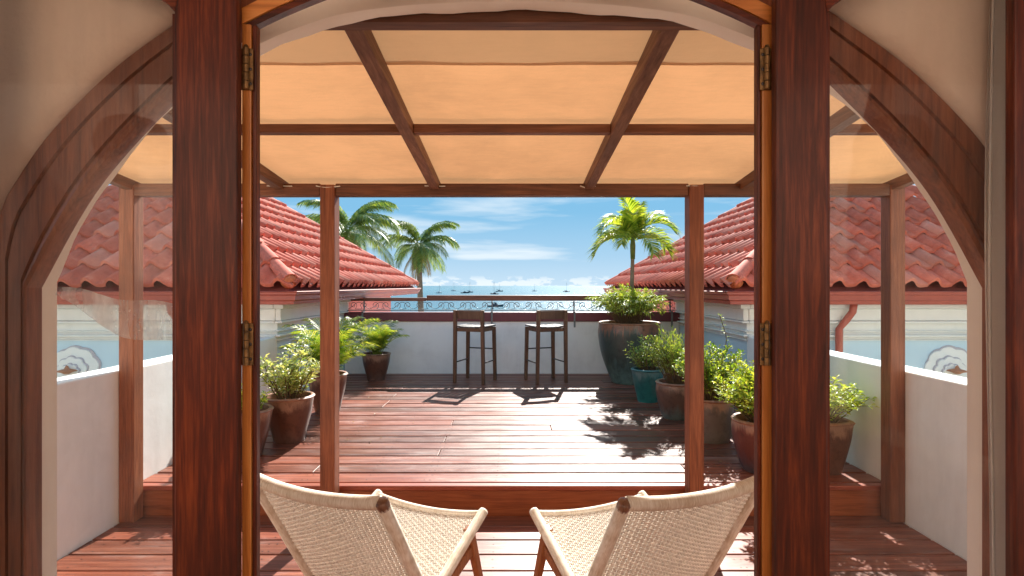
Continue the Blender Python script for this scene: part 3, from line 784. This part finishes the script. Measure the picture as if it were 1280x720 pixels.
# ------------------------------------------------------------------ pergola with canvas
pg = thing('canvas_pergola', 'wooden pergola with ochre canvas roof over the chairs', 'pergola', (0, 3.47, 0))
def slope(y): return EYE+0.765-(y-1.66)*0.098         # rafter underside
def post(x0, x1, y0=3.43, y1=3.535, top=EYE+0.62):
    part('post', MB().box((x0, y0, 0.001), (x1, y1, top)), postwood, pg, True, bevel=0.006, seg=2)
post(-1.178, -1.088); post(1.088, 1.178); post(-2.418, -2.325, 3.44); post(2.325, 2.418, 3.44)
part('front_beam', MB().box((-2.45, 3.425, EYE+0.548), (2.45, 3.53, EYE+0.602)), beamwood, pg, True, bevel=0.005, seg=2) if False else None
for a, b in ((-2.323, -1.180), (-1.086, 1.086), (1.180, 2.323)):
    part('front_beam', MB().box((a, 3.44, EYE+0.553), (b, 3.52, EYE+0.628)), beamwood, pg, True, bevel=0.005, seg=2)
part('wall_plate', MB().box((-2.4, 1.612, slope(1.66)-0.005), (2.4, 1.672, slope(1.66)+0.042)), beamwood, pg, True, bevel=0.004)
part('wall_plate_fillet', MB().box((-2.4, 1.612, slope(1.66)+0.044), (2.4, 1.652, slope(1.66)+0.078)), beamwood, pg, True, bevel=0.004)
for x in (-2.36, -1.43, -0.475, 0.475, 1.43, 2.36):
    w = 0.028
    mb = MB().add([(x-w,1.674,slope(1.674)),(x+w,1.674,slope(1.674)),(x+w,3.60,slope(3.60)),(x-w,3.60,slope(3.60)),
                   (x-w,1.674,slope(1.674)+.062),(x+w,1.674,slope(1.674)+.062),(x+w,3.60,slope(3.60)+.062),(x-w,3.60,slope(3.60)+.062)],
                  [(0,3,2,1),(4,5,6,7),(0,1,5,4),(1,2,6,5),(2,3,7,6),(3,0,4,7)])
    part('rafter', mb, rafterwood, pg, True, bevel=0.004, seg=2)
xs = [-2.388, -2.332, -1.458, -1.402, -0.503, -0.447, 0.447, 0.503, 1.402, 1.458, 2.332]
for a, b in ((-2.331,-1.459),(-1.401,-0.504),(-0.446,0.446),(0.504,1.401),(1.459,2.331)):
    zb = slope(2.55)+0.012
    part('purlin', MB().box((a, 2.525, zb), (b, 2.575, zb+0.04)), beamwood, pg, True, bevel=0.003)
def cloth(x0, x1, y0, y1, up, nx, ny, sag=0.012, seed=1):
    mb = MB(); vs = []
    for i in range(nx+1):
        for j in range(ny+1):
            x = x0+(x1-x0)*i/nx; y = y0+(y1-y0)*j/ny
            ph = ((x+0.475) % 0.951)/0.951
            s_ = -sag*0.35*math.sin(math.pi*ph)
            s_ += 0.003*math.sin(x*9+y*5+seed)+0.002*math.sin(x*23-y*11)
            vs.append((x, y, slope(y)+up+s_*(0.3 if ny < 12 else 1)))
    return mb.add(vs, [(i*(ny+1)+j, (i+1)*(ny+1)+j, (i+1)*(ny+1)+j+1, i*(ny+1)+j+1) for i in range(nx) for j in range(ny)])
part('canvas', cloth(-2.46, 2.46, 2.012, 3.63, 0.078, 90, 36), canvas_m, pg, True, smooth=True)
part('canvas_lap', cloth(-2.46, 2.46, 1.613, 2.03, 0.071, 90, 10, 0.012), lap_m, pg, True, smooth=True)
rope_m = simple('frayed white rope', (0.7,0.66,0.58), 0.9)
for x in (-1.13, 1.13, -0.475, 0.475, -1.43):
    pts = [(x+random.uniform(-.09, -.03), 3.436, EYE+0.612), (x-0.01, 3.432, EYE+0.600+random.uniform(-.004, .012)), (x+random.uniform(.03, .09), 3.436, EYE+0.610)]
    part('rope_tie', MB().tube(catmull(pts, 5), 0.0035, 5), rope_m, pg, True)

# ------------------------------------------------------------------ woven lounge chairs
def sp_seat(u, v):      # u across -1..1 , v front 0 .. rear 1
    x = 0.285*u; t = 0.0+0.46*v; z = 0.40+(0.225-0.40)*v
    return Vector((x, 0.375-t, z-0.026*(1-u*u)*(1-0.3*v)))
def sp_back(u, v):      # v bottom 0 .. top 1
    x = 0.285*u; t = 0.46+0.29*v; z = 0.225+(0.716-0.225)*v
    nrm = Vector((0, -0.86, -0.51)); return Vector((x, 0.375-t, z))+nrm*0.022*(1-u*u)+Vector((0, 0, -0.006*(1-u*u)*v))
def weave(fn, nu, nv, amp=0.0032, r=0.0036):
    mb = MB()
    def P(i, j, sgn):
        u = -1+2*(i+0.5)/nu; v = (j+0.5)/nv
        e = 0.01; p = fn(u, v); n = (fn(u+e, v)-fn(u-e, v)).cross(fn(u, v+e)-fn(u, v-e)).normalized()
        return p+n*amp*sgn
    for i in range(nu):
        mb.tube([fn(-1+2*(i+0.5)/nu, 0)]+[P(i, j, 1 if (i//2+j) % 2 else -1) for j in range(nv)]+[fn(-1+2*(i+0.5)/nu, 1)], r, 4, False)
    for j in range(nv):
        mb.tube([fn(-1, (j+0.5)/nv)]+[P(i, j, -1 if (i//2+j) % 2 else 1) for i in range(nu)]+[fn(1, (j+0.5)/nv)], r*0.95, 4, False)
    return mb
def wrapmat():
    m, nt, b = newmat('wrapped cord rail')
    v, _ = objcoord(nt, True)
    n1 = noise(nt, v, 14, 4); n2 = noise(nt, mapping(nt, v, (260, 30, 30)), 1, 2)
    nt.links.new(ramp(nt, mathn(nt,'ADD',mathn(nt,'MULTIPLY',n1,.5),mathn(nt,'MULTIPLY',n2,.5)), [(0.35, (0.60,0.48,0.35)), (0.65, (0.90,0.84,0.75))]), b.inputs['Base Color'])
    b.inputs['Roughness'].default_value = 0.8; return m
wrap_m = wrapmat()
def wrapped(pts, r, turn=0.0052):      # a rail wound with cord: real ridges
    P = resample([Vector(p) for p in pts], 400); L_ = sum((a-b).length for a, b in zip(P, P[1:]))
    n = max(20, int(L_/turn)); P = resample(P, n*2+1)
    rr = [r*(1.0+(0.0 if i % 2 else 0.09)) for i in range(len(P))]
    mb = MB(); mb.tube(P, rr, 10); return mb
def build_chair():
    root = thing('lounge_chair', 'woven cord lounge chair on the left, facing right towards the sea', 'chair', (0, 0, 0), group='woven lounge chairs by the door')
    tag(part('seat_weave', weave(sp_seat, 58, 44), cord_m, root, fix=False, smooth=True), kind='stuff')
    tag(part('back_weave', weave(sp_back, 58, 52), cord_m, root, fix=False, smooth=True), kind='stuff')
    part('top_rail', wrapped([sp_back(-1+2*i/20, 1.0)+Vector((0, 0, 0.004)) for i in range(21)], 0.023), wrap_m, root, smooth=True)
    part('front_rail', wrapped([sp_seat(-1.0+2.0*i/20, 0) for i in range(21)], 0.016), wrap_m, root, smooth=True)
    for s in (-1, 1):
        part('back_post', wrapped([Vector((s*0.298, 0.375-0.46-0.29*v, 0.225+0.491*v)) for v in (-0.02, 0.25, 0.5, 0.75, 0.985)], 0.0225), wrap_m, root, smooth=True)
        part('side_rail', wrapped([Vector((s*0.296, 0.375-0.46*v, 0.40-0.175*v)) for v in (-0.03, 0.25, 0.5, 0.75, 1.02)], 0.021), wrap_m, root, smooth=True)
        top = Vector((s*0.298, -0.375, 0.716)); d = Vector((0, -0.29, 0.491)).normalized()
        M = Matrix.Translation(top-d*0.012) @ d.to_track_quat('Z', 'Y').to_matrix().to_4x4()
        part('post_knob', MB().lathe([(0.0, -0.01), (0.0225, -0.008), (0.0240, 0.008), (0.0235, 0.024), (0.0195, 0.029), (0.0, 0.030)], 18, M), knobwood, root, smooth=True, auto=60)
        f = Vector((s*0.296, 0.392, 0.406))
        part('rail_knob', MB().lathe([(0.0, -0.02), (0.0215, -0.018), (0.0215, 0.004), (0.012, 0.010), (0, 0.011)], 14, Matrix.Translation(f) @ Vector((0,0.93,0.37)).to_track_quat('Z','Y').to_matrix().to_4x4()), wrap_m, root, smooth=True)
        part('leg', MB().beam((s*0.272, 0.29, 0.372), (s*0.315, 0.365, 0), 0.034, 0.050, 0.026, 0.034), chairwood, root, bevel=0.006, seg=2)
        part('leg', MB().beam((s*0.272, -0.03, 0.245), (s*0.315, -0.26, 0), 0.034, 0.050, 0.026, 0.034), chairwood, root, bevel=0.006, seg=2)
        part('side_stretcher', MB().beam((s*0.282, 0.31, 0.27), (s*0.286, -0.09, 0.17), 0.020, 0.045), chairwood, root, bevel=0.005, seg=2)
    part('cross_stretcher', MB().beam((-0.275, 0.30, 0.27), (0.275, 0.30, 0.27), 0.022, 0.045), chairwood, root, bevel=0.005)
    part('cross_stretcher', MB().beam((-0.275, -0.06, 0.19), (0.275, -0.06, 0.19), 0.022, 0.045), chairwood, root, bevel=0.005)
    return root
ch = build_chair(); ch.location = (-0.562, 2.366, 0.001); ch.rotation_euler = (0, 0, R(-23.6))
c2_ = copytree(ch); c2_.location = (0.520, 2.353, 0.001); c2_.rotation_euler = (0, 0, R(21.3))
c2_['label'] = 'woven cord lounge chair on the right, facing left towards the sea'

# ------------------------------------------------------------------ bar stools
def build_stool():
    root = thing('bar_stool', 'left wooden bar stool with low backrest, before the sea wall', 'stool', group='wooden bar stools at the far end of the deck')
    w, d = 0.19, 0.19
    legs = [(-w, -d, 0.95), (w, -d, 0.95), (-w, d, 0.715), (w, d, 0.715)]
    for x, y, h in legs:
        sx = 1 if x > 0 else -1; sy = 1 if y > 0 else -1
        part('leg', MB().beam((x+sx*0.012, y+sy*0.012, 0), (x, y-(0.02 if h > .9 else 0), h), 0.040, 0.040, 0.045, 0.045), stoolwood, root, bevel=0.004, seg=2)
    # curved backrest board
    mb = MB(); vs = []; n = 10
    for i in range(n+1):
        x = -w+0.024+(2*w-0.048)*i/n; y = -d-0.016-0.020*(1-((i/n)*2-1)**2)
        for yy in (y-0.011, y+0.011):
            for zz in (0.835, 0.945): vs.append((x, yy, zz))
    fs = []
    for i in range(n):
        a = 4*i; fs += [(a, a+4, a+5, a+1), (a+2, a+3, a+7, a+6), (a+1, a+5, a+7, a+3), (a, a+2, a+6, a+4)]
    fs += [(0, 1, 3, 2), (4*n, 4*n+2, 4*n+3, 4*n+1)]
    part('backrest', mb.add(vs, fs), stoolwood, root, bevel=0.004)
    for a, b, e in (((-w+.024, -d), (w-.024, -d), 0), ((-w+.024, d), (w-.024, d), 0), ((-w, -d+.024), (-w, d-.024), 1), ((w, -d+.024), (w, d-.024), 1)):
        part('apron', MB().box((min(a[0], b[0])-(.011 if e else 0), min(a[1], b[1])-(0 if e else .011), 0.672), (max(a[0], b[0])+(.011 if e else 0), max(a[1], b[1])+(0 if e else .011), 0.716)), stoolwood, root, bevel=0.002)
    for i in range(6):      # dished seat slats
        x = -w-0.018+i*0.070; c = abs(i-2.5)/2.5
        y0 = -d+0.026 if i in (0, 5) else -d-0.010
        part('seat_slat', MB().box((x, y0, 0.718+0.007*c*c), (x+0.064, d+0.028, 0.736+0.010*c*c)), slatgrey, root, bevel=0.004)
    for p, q in (((-w-.008, -d, 0.27), (-w-.008, d, 0.27)), ((w+.008, -d, 0.27), (w+.008, d, 0.27)), ((-w, d+.004, 0.42), (w, d+.004, 0.42)), ((-w, -d-.008, 0.42), (w, -d-.008, 0.42))):
        if p[1] < 0 and q[1] < 0: continue
        part('footrest_rod', MB().tube([p, q], 0.0085, 8), darkmetal, root, smooth=True)
    return root
st = build_stool(); st.location = (-0.487, 7.42, UP+0.002); st.rotation_euler = (0, 0, R(-20))
s2 = copytree(st); s2.location = (0.445, 7.42, UP+0.002); s2.rotation_euler = (0, 0, R(20))
s2['label'] = 'right wooden bar stool with low backrest, before the sea wall'

# ------------------------------------------------------------------ plants
def lathe_pot(mb, prof, n=32, squash=None): return mb.lathe([(r, z) for r, z in prof], n, None, squash)
def potted(name, label, cat, loc, prof, pmat, rimmat, group, rz=0, squash=None):
    root = thing(name, label, cat, loc, rz, group)
    R_, H_ = prof[-1]
    P = catmull([(r, z, 0) for r, z in prof], 5)
    pr = [(0.0, 0.0)]+[(p.x, p.y) for p in P]+[(R_, H_), (R_+0.008, H_+0.012), (R_-0.004, H_+0.024), (R_-0.024, H_+0.020), (R_-0.032, H_-0.01), (R_-0.040, H_-0.09)]
    k = len(P)+2
    part('pot', MB().lathe(pr[:k], 36, None, squash), pmat, root, smooth=True, auto=50)
    part('pot_rim', MB().lathe(pr[k-1:], 36, None, squash), rimmat, root, smooth=True, auto=60)
    part('soil', MB().lathe([(0, H_-0.03), (R_*0.5, H_-0.025), (R_-0.034, H_-0.035)], 20, None, squash), soil_m, root, smooth=True)
    return root
def leafshape(mb, p, d, up, L_, w, fold=0.25, droop=0.3, segs=2):
    d = d.normalized(); s = d.cross(up)
    if s.length < 1e-4: s = d.cross(Vector((1, 0, 0)))
    s.normalize(); n = s.cross(d)
    tip = p+d*L_-Vector((0, 0, 1))*L_*droop; mid = p+d*L_*0.5+n*L_*0.03-Vector((0,0,1))*L_*droop*0.3
    mb.add([p, mid-s*w/2+n*w*fold, tip, mid+s*w/2+n*w*fold, mid], [(0, 4, 1), (1, 4, 2), (0, 3, 4), (4, 3, 2)])
def shrub(root, base_z, rx, rz_, lean, n_br, leaf_mat, L_, w, per, seed, upright=0.5, spread=1.0, tips=True, stemr=0.004):
    rnd = random.Random(seed); fo = MB(); stm = MB()
    c = Vector((lean[0], lean[1], 0))
    for b in range(n_br):
        a = rnd.uniform(0, 2*math.pi); q = math.sqrt(rnd.random())
        h = rz_*(0.45+0.62*rnd.random())*(1-0.30*q*q)
        rr = rx*q*spread
        end = Vector((rr*math.cos(a), rr*math.sin(a), base_z+h))+c*(h/rz_)
        st0 = Vector((0.25*rr*math.cos(a), 0.25*rr*math.sin(a), base_z-0.03))
        mid = st0.lerp(end, 0.5)+Vector((rnd.uniform(-.04, .04), rnd.uniform(-.04, .04), 0.02+0.08*upright))*rx*3
        P = catmull([st0, mid, end], 5); stm.tube(P, [stemr*(1.2-0.9*i/(len(P)-1)) for i in range(len(P))], 4, False)
        for k in range(per):
            t = 0.25+0.75*(k+rnd.random())/per
            idx = min(len(P)-1.001, t*(len(P)-1)); i0 = int(idx); p = P[i0].lerp(P[i0+1], idx-i0)
            th = (P[i0+1]-P[i0]).normalized()
            az = rnd.uniform(0, 2*math.pi); sd_ = Vector((math.cos(az), math.sin(az), rnd.uniform(-0.25, 0.5)))
            d = (sd_+th*upright*1.6).normalized()
            off = sd_*rnd.uniform(0.0, 0.6)*L_
            leafshape(fo, p+off, d, Vector((rnd.uniform(-.5, .5), rnd.uniform(-.5, .5), 1)), L_*rnd.uniform(0.65, 1.2), w*rnd.uniform(0.7, 1.15), 0.2, rnd.uniform(0.0, 0.35))
    part('stems', stm, stem_m, root)
    f = part('foliage', fo, leaf_mat, root, fix=False); tag(f, kind='stuff'); return f
def frond_mb(length, elev, droop, n_pairs, ll, lw, seed, vee=0.35, curl=0.35, tip_up=0.0, start=0.12):
    """palm frond leaving the origin along +X"""
    rnd = random.Random(seed); mb = MB()
    P = []; p = Vector((0, 0, 0)); n = 16; ang = elev
    for i in range(n+1):
        P.append(p.copy()); ang = elev-droop*(i/n)**1.25
        p = p+Vector((math.cos(ang), 0.0, math.sin(ang)))*length/n
    mb.tube(P, [0.006*length*(1.1-1.0*i/n)+0.0008 for i in range(n+1)], 4, False)
    for k in range(n_pairs):
        t = start+(1-start)*(k+0.5)/n_pairs; idx = min(n-0.001, t*n); i0 = int(idx); q = P[i0].lerp(P[i0+1], idx-i0)
        d = (P[i0+1]-P[i0]).normalized(); nrm = Vector((-d.z, 0, d.x))
        prof = math.sin(math.pi*(0.12+0.80*t))**0.7
        for s in (-1, 1):
            side = Vector((0, s, 0)); l = ll*prof*rnd.uniform(0.85, 1.1)
            dir_ = (side*0.9+d*(0.45+0.7*t)+nrm*vee*rnd.uniform(0.5, 1.3)).normalized()
            a = q; m_ = a+dir_*l*0.5; e = a+dir_*l-Vector((0, 0, 1))*l*curl*rnd.uniform(0.6, 1.4)
            wv = d*lw*0.5
            mb.add([a-wv*0.4, a+wv*0.4, m_+wv, m_-wv, e], [(0, 1, 2, 3), (3, 2, 4)])
    return mb
def place_frond(root, me, loc, az, mat, sc=1.0, name='frond', roll=0):
    o = link(name, me, mat, root); o.location = loc
    o.rotation_euler = (roll, 0, az); o.scale = (sc, sc, sc); return o

GL = 'potted plants along the left side of the deck'; GR = 'potted plants along the right side of the deck'
std = lambda r, h: [(r*0.62, 0.0), (r*0.72, h*0.25), (r*0.90, h*0.65), (r*0.97, h*0.92), (r, h)]
# left row
p = potted('potted_shrub', 'brown pot with lime green shrub, mostly hidden by the left door jamb', 'potted plant', (-1.99, 4.18, UP), std(0.19, 0.33), pot_brown, rim_terra, GL)
shrub(p, 0.31, 0.17, 0.22, (0, 0), 34, leaf_lime, 0.035, 0.018, 26, 11)
p = potted('potted_shrub', 'brown glazed pot with airy variegated yellow shrub, left of the left inner post', 'potted plant', (-1.83, 4.60, UP), std(0.195, 0.35), pot_brown, rim_terra, GL)
f = shrub(p, 0.33, 0.27, 0.50, (-0.02, 0), 30, leaf_var, 0.062, 0.030, 34, 12, 0.3, 1.0, stemr=0.006)
ARE = [frond_mb(0.70, R(84), R(78), 24, 0.26, 0.013, 20+i) for i in range(3)]+[frond_mb(0.56, R(64), R(70), 22, 0.24, 0.013, 30+i) for i in range(2)]
ARE = [m_.mesh('frond') for m_ in [x for x in ARE]]
p = potted('potted_palm', 'large feathery areca palm in a brown pot behind the left inner post', 'potted palm', (-1.85, 5.62, UP), std(0.19, 0.37), pot_brown, rim_terra, GL)
rnd = random.Random(5)
for i in range(40):
    place_frond(p, ARE[i % 5], (rnd.uniform(-.05, .05), rnd.uniform(-.05, .05), 0.35), i*2.4+rnd.uniform(-.3, .3), leaf_palm, rnd.uniform(0.62, 1.12), roll=rnd.uniform(-.15, .15))
p = potted('potted_palm', 'small areca palm in a dark brown pot in the far left corner of the deck', 'potted palm', (-1.83, 7.55, UP), std(0.19, 0.34), pot_brown, pot_brown, GL)
for i in range(32):
    place_frond(p, ARE[(i*2) % 5], (rnd.uniform(-.05, .05), rnd.uniform(-.05, .05), 0.33), i*2.4+rnd.uniform(-.3, .3), leaf_palm, rnd.uniform(0.55, 0.88), roll=rnd.uniform(-.15, .15))
# right row
big = [(0.22, 0.0), (0.25, 0.06), (0.36, 0.36), (0.405, 0.62), (0.40, 0.72), (0.395, 0.77)]
p = potted('potted_palm', 'tall green and brown glazed jar holding a bright young palm and bushy shrub', 'potted palm', (1.54, 7.36, UP), big, pot_green, rim_terra, GR)
shrub(p, 0.76, 0.54, 0.48, (-0.04, 0), 150, leaf_herb, 0.055, 0.016, 38, 21, 0.9, 1.0, stemr=0.004)
shrub(p, 0.76, 0.52, 0.46, (-0.04, 0), 60, leaf_lime, 0.055, 0.018, 26, 27, 0.9, 1.0, stemr=0.004)
TT = Vector((0.06, 0.06, 1.70))
part('trunk', MB().tube(catmull([(0.02, 0.05, 0.70), (0.045, 0.055, 1.0), (0.05, 0.06, 1.3), tuple(TT)], 5), [0.036-0.0009*i for i in range(16)], 10), trunk_m, p, smooth=True)
part('crownshaft', MB().tube([TT-Vector((0,0,.08)), TT+Vector((0, 0, .10)), TT+Vector((0, 0, .28))], [0.030, 0.036, 0.014], 10), stalk_m, p, smooth=True)
FAN = [frond_mb(0.70, R(e), R(dr), 48, 0.30, 0.026, 50+i, 0.5, 0.30, start=0.10).mesh('frond') for i, (e, dr) in enumerate(((78, 110), (62, 130), (42, 125), (20, 100), (85, 50)))]
ORD = [(0, 0.2), (1, 1.4), (2, 2.75), (1, 3.6), (2, 0.45), (0, 2.3), (3, 5.0), (1, 5.9), (2, 4.2), (4, 1.0), (0, 4.6), (3, 3.3), (3, 0.0), (1, 2.0), (4, 3.9)]
for k, az in ORD:
    place_frond(p, FAN[k], TT+Vector((0, 0, 0.16)), az, leaf_fan, rnd.uniform(0.82, 1.0), roll=rnd.uniform(-.1, .1))
p = potted('potted_plant', 'small teal glazed pot with wispy pale shrub beside the tall jar', 'potted plant', (1.49, 6.15, UP), std(0.175, 0.34), pot_teal, pot_teal, GR)
shrub(p, 0.33, 0.20, 0.42, (-0.05, 0.02), 48, leaf_herb, 0.040, 0.020, 22, 22, 0.3, 1.2)
p = potted('potted_plant', 'mottled brown pot of upright rosemary like herb, left of the right inner post', 'potted plant', (1.58, 5.38, UP), [(0.12, 0), (0.15, 0.06), (0.185, 0.2), (0.195, 0.28), (0.19, 0.33)], pot_mottled, rim_terra, GR)
shrub(p, 0.32, 0.26, 0.58, (-0.06, 0.0), 100, leaf_herb, 0.045, 0.007, 46, 23, 1.3, 1.0, stemr=0.003)
p = potted('potted_plant', 'grey brown straight sided pot with round leafed green shrub, right of the right inner post', 'potted plant', (1.64, 4.63, UP), [(0.15, 0), (0.165, 0.06), (0.178, 0.22), (0.18, 0.33)], pot_grey, rim_terra, GR)
shrub(p, 0.32, 0.30, 0.50, (0.0, 0.04), 84, leaf_dark, 0.040, 0.024, 30, 24, 0.6)
shrub(p, 0.32, 0.25, 0.48, (0.0, 0.04), 34, leaf_lime, 0.036, 0.021, 22, 34, 0.6)
tw = MB(); twp = catmull([(0.10, 0.05, 0.6), (0.17, 0.1, 0.8), (0.15, 0.12, 0.93), (0.12, 0.12, 1.02)], 5); tw.tube(twp, 0.0035, 5)
part('tall_sprig', tw, stem_m, p)
lf = MB()
for i in range(16): leafshape(lf, twp[min(15, i)], Vector((rnd.uniform(-1, 1), rnd.uniform(-1, 1), 0.4)), Vector((0, 0, 1)), 0.04, 0.018)
part('sprig_leaves', lf, leaf_dark, p, fix=False)
p = potted('potted_plant', 'red brown glazed pot with yellow green shrub beside the right door jamb', 'potted plant', (1.73, 3.86, UP), [(0.13, 0), (0.155, 0.05), (0.195, 0.2), (0.205, 0.29), (0.20, 0.335)], pot_red, rim_terra, GR)
shrub(p, 0.33, 0.30, 0.40, (-0.05, 0.02), 100, leaf_lime, 0.038, 0.020, 34, 25, 0.6)
shrub(p, 0.33, 0.22, 0.32, (-0.04, 0.02), 30, leaf_dark, 0.038, 0.020, 20, 35, 0.6)
def rsq(a): c = max(abs(math.cos(a)), abs(math.sin(a))); return 1+(0.93/c-1)*0.75
p = potted('potted_plant', 'square rimmed brown pot with bright lime shrub seen through the right door glass', 'potted plant', (2.10, 3.86, UP), [(0.125, 0), (0.14, 0.05), (0.175, 0.22), (0.185, 0.30), (0.19, 0.34)], pot_brown, rim_terra, GR, 0.1, rsq)
shrub(p, 0.33, 0.30, 0.30, (0.02, 0.0), 56, leaf_lime, 0.045, 0.022, 30, 26, 0.35, 1.1)

# fallen leaves on the boards
fl = MB(); rl = random.Random(12)
for i in range(70):
    sx = rl.choice((-1, 1, 1)); x = sx*rl.uniform(0.9, 2.2); y = rl.uniform(3.8, 7.6)
    a = rl.uniform(0, 6.3); d = Vector((math.cos(a), math.sin(a), 0.05)); q = Vector((x, y, UP+0.006))
    leafshape(fl, q, d, Vector((0.1, 0.1, 1)), rl.uniform(0.02, 0.045), 0.014, 0.3, 0.0)
tag(part('fallen_leaves', fl, leaf_dry, None, fix=False), 'small dry leaves scattered on the upper deck near the pots', 'leaves', kind='stuff')

# ------------------------------------------------------------------ coconut palms beyond the terrace
def coconut(x, y, zc, seed, label, size):
    root = thing('coconut_palm', label, 'palm tree', (x, y, -7.5), group='coconut palms beyond the terrace')
    rnd = random.Random(seed); H = zc+7.5
    P = catmull([(0.9, 0.3, 0), (0.4, 0.1, H*0.35), (0.1, 0.0, H*0.7), (0, 0, H)], 10)
    part('trunk', MB().tube(P, [0.22-0.09*i/(len(P)-1)+(0.008 if i % 2 else 0) for i in range(len(P))], 10), trunk_m, root, smooth=True)
    ms = [frond_mb(size, R(e), R(dr), 52, size*0.26, size*0.018, seed*10+i, 0.1, 0.55, start=0.12).mesh('frond') for i, (e, dr) in enumerate(((70, 95), (45, 105), (20, 90), (-5, 70), (-45, 40)))]
    for i in range(30):
        k = i % 4
        place_frond(root, ms[k], (0, 0, H), i*2.399+rnd.uniform(-.2, .2), leaf_coco, rnd.uniform(0.85, 1.1), roll=rnd.uniform(-.25, .25))
    for i in range(6):
        place_frond(root, ms[4], (0, 0, H-0.1), i*1.05+rnd.uniform(-.2, .2), leaf_dry, rnd.uniform(0.5, 0.8), name='dry_frond')
    for i in range(9):
        a = i*0.7; o = MB().lathe([(0, -0.13), (0.08, -0.10), (0.115, 0), (0.07, 0.10), (0, 0.13)], 10)
        q = part('coconut', o, stalk_m if i % 2 else trunk_m, root, smooth=True); q.location = (0.24*math.cos(a), 0.24*math.sin(a), H-0.25-0.1*(i % 3))
coconut(-7.9, 27, EYE+2.6, 3, 'taller coconut palm rising behind the left roof', 2.95)
coconut(-5.15, 31, EYE+2.15, 8, 'shorter coconut palm right of the left roof, its trunk crossing the handrail', 2.55)

# ------------------------------------------------------------------ boats
def boat(x, y, label, hl, mast, hull, cat='sailboat', cabin=True, rz=0.3):
    root = thing('moored_sailboat' if mast else 'moored_motorboat', label, cat, (x, y, -7.2), rz, 'boats moored in the bay')
    mb = MB(); n = 12; vs = []; k = 5
    for i in range(n+1):
        t = i/n; wdt = 0.16*hl*math.sin(math.pi*min(1, 0.25+0.75*t))**0.8 if t < 1 else 0.01
        zt = hl*(0.10+0.05*t*t); xx = (t-0.5)*hl
        for a, (fw, fz) in enumerate(((1, 1), (0.92, 0.4), (0.5, -0.25), (-0.5, -0.25), (-0.92, 0.4), (-1, 1))):
            vs.append((xx+(0.05*hl*t if fz == 1 else 0), fw*wdt, zt*fz))
    m6 = 6
    fs = [(i*m6+j, i*m6+(j+1) % m6, (i+1)*m6+(j+1) % m6, (i+1)*m6+j) for i in range(n) for j in range(m6)]+[tuple(range(m6)), tuple(reversed(range(n*m6, (n+1)*m6)))]
    part('hull', mb.add(vs, fs), hull, root, smooth=True, auto=40)
    part('cabin', MB().add([(-0.2*hl,-.08*hl,.10*hl),(.18*hl,-.06*hl,.11*hl),(.18*hl,.06*hl,.11*hl),(-.2*hl,.08*hl,.10*hl),(-.18*hl,-.06*hl,.19*hl),(.10*hl,-.05*hl,.19*hl),(.10*hl,.05*hl,.19*hl),(-.18*hl,.06*hl,.19*hl)],
        [(0,3,2,1),(4,5,6,7),(0,1,5,4),(1,2,6,5),(2,3,7,6),(3,0,4,7)]), hull_white if hull is hull_white else hull, root, bevel=0.02*hl)
    if mast:
        part('mast', MB().tube([(0.05*hl, 0, 0.1*hl), (0.05*hl, 0, mast)], [0.16, 0.09], 6), mast_m, root)
        part('boom', MB().tube([(0.05*hl, 0, 0.24*hl), (-0.4*hl, 0, 0.26*hl)], 0.22, 6), hull, root)
        rg = MB()
        for e in ((0.52*hl, 0, 0.14*hl), (-0.48*hl, 0, 0.1*hl)): rg.tube([(0.05*hl, 0, mast*0.97), e], 0.035, 3)
        part('rigging', rg, mast_m, root)
    else:
        part('windscreen', MB().box((-0.05*hl, -0.05*hl, 0.192*hl), (0.06*hl, 0.05*hl, 0.25*hl)), hull_dark, root)
for (px, dist, hl, mast, hull, lab, rz) in (
    (581, 640, 9.5, 0, hull_dark, 'dark motorboat left of the tallest mast in the bay', 0.2),
    (587, 700, 9.0, 13.5, hull_dark, 'dark hulled sailboat just right of the dark motorboat', 0.5),
    (618, 560, 8.5, 12.5, hull_dark, 'dark sailboat low in the middle of the bay, above the handrail', 2.7),
    (624, 820, 10.5, 11.0, hull_dark, 'farther dark sailboat right of the middle one', 0.25),
    (708, 760, 9.0, 13.0, hull_dark, 'lone sailboat in the bright sun glare on the right', 0.3),
    (567, 900, 9.0, 13.0, hull_white, 'pale sailboat beside the shorter coconut palm', 0.6),
    (549, 640, 9.5, 10.0, hull_white, 'pale sailboat nearest the coconut palm crown', 1.0),
    (619, 230, 6.5, 0, hull_dark, 'small dark motorboat seen through the iron scrolls under the handrail', 0.2),
    (668, 860, 8.0, 10.0, hull_white, 'small pale sailboat between the two bar stools on the horizon', 0.4)):
    boat((px-640)/700*dist, dist, lab, hl, mast, hull, 'sailboat' if mast else 'motorboat', rz=rz)
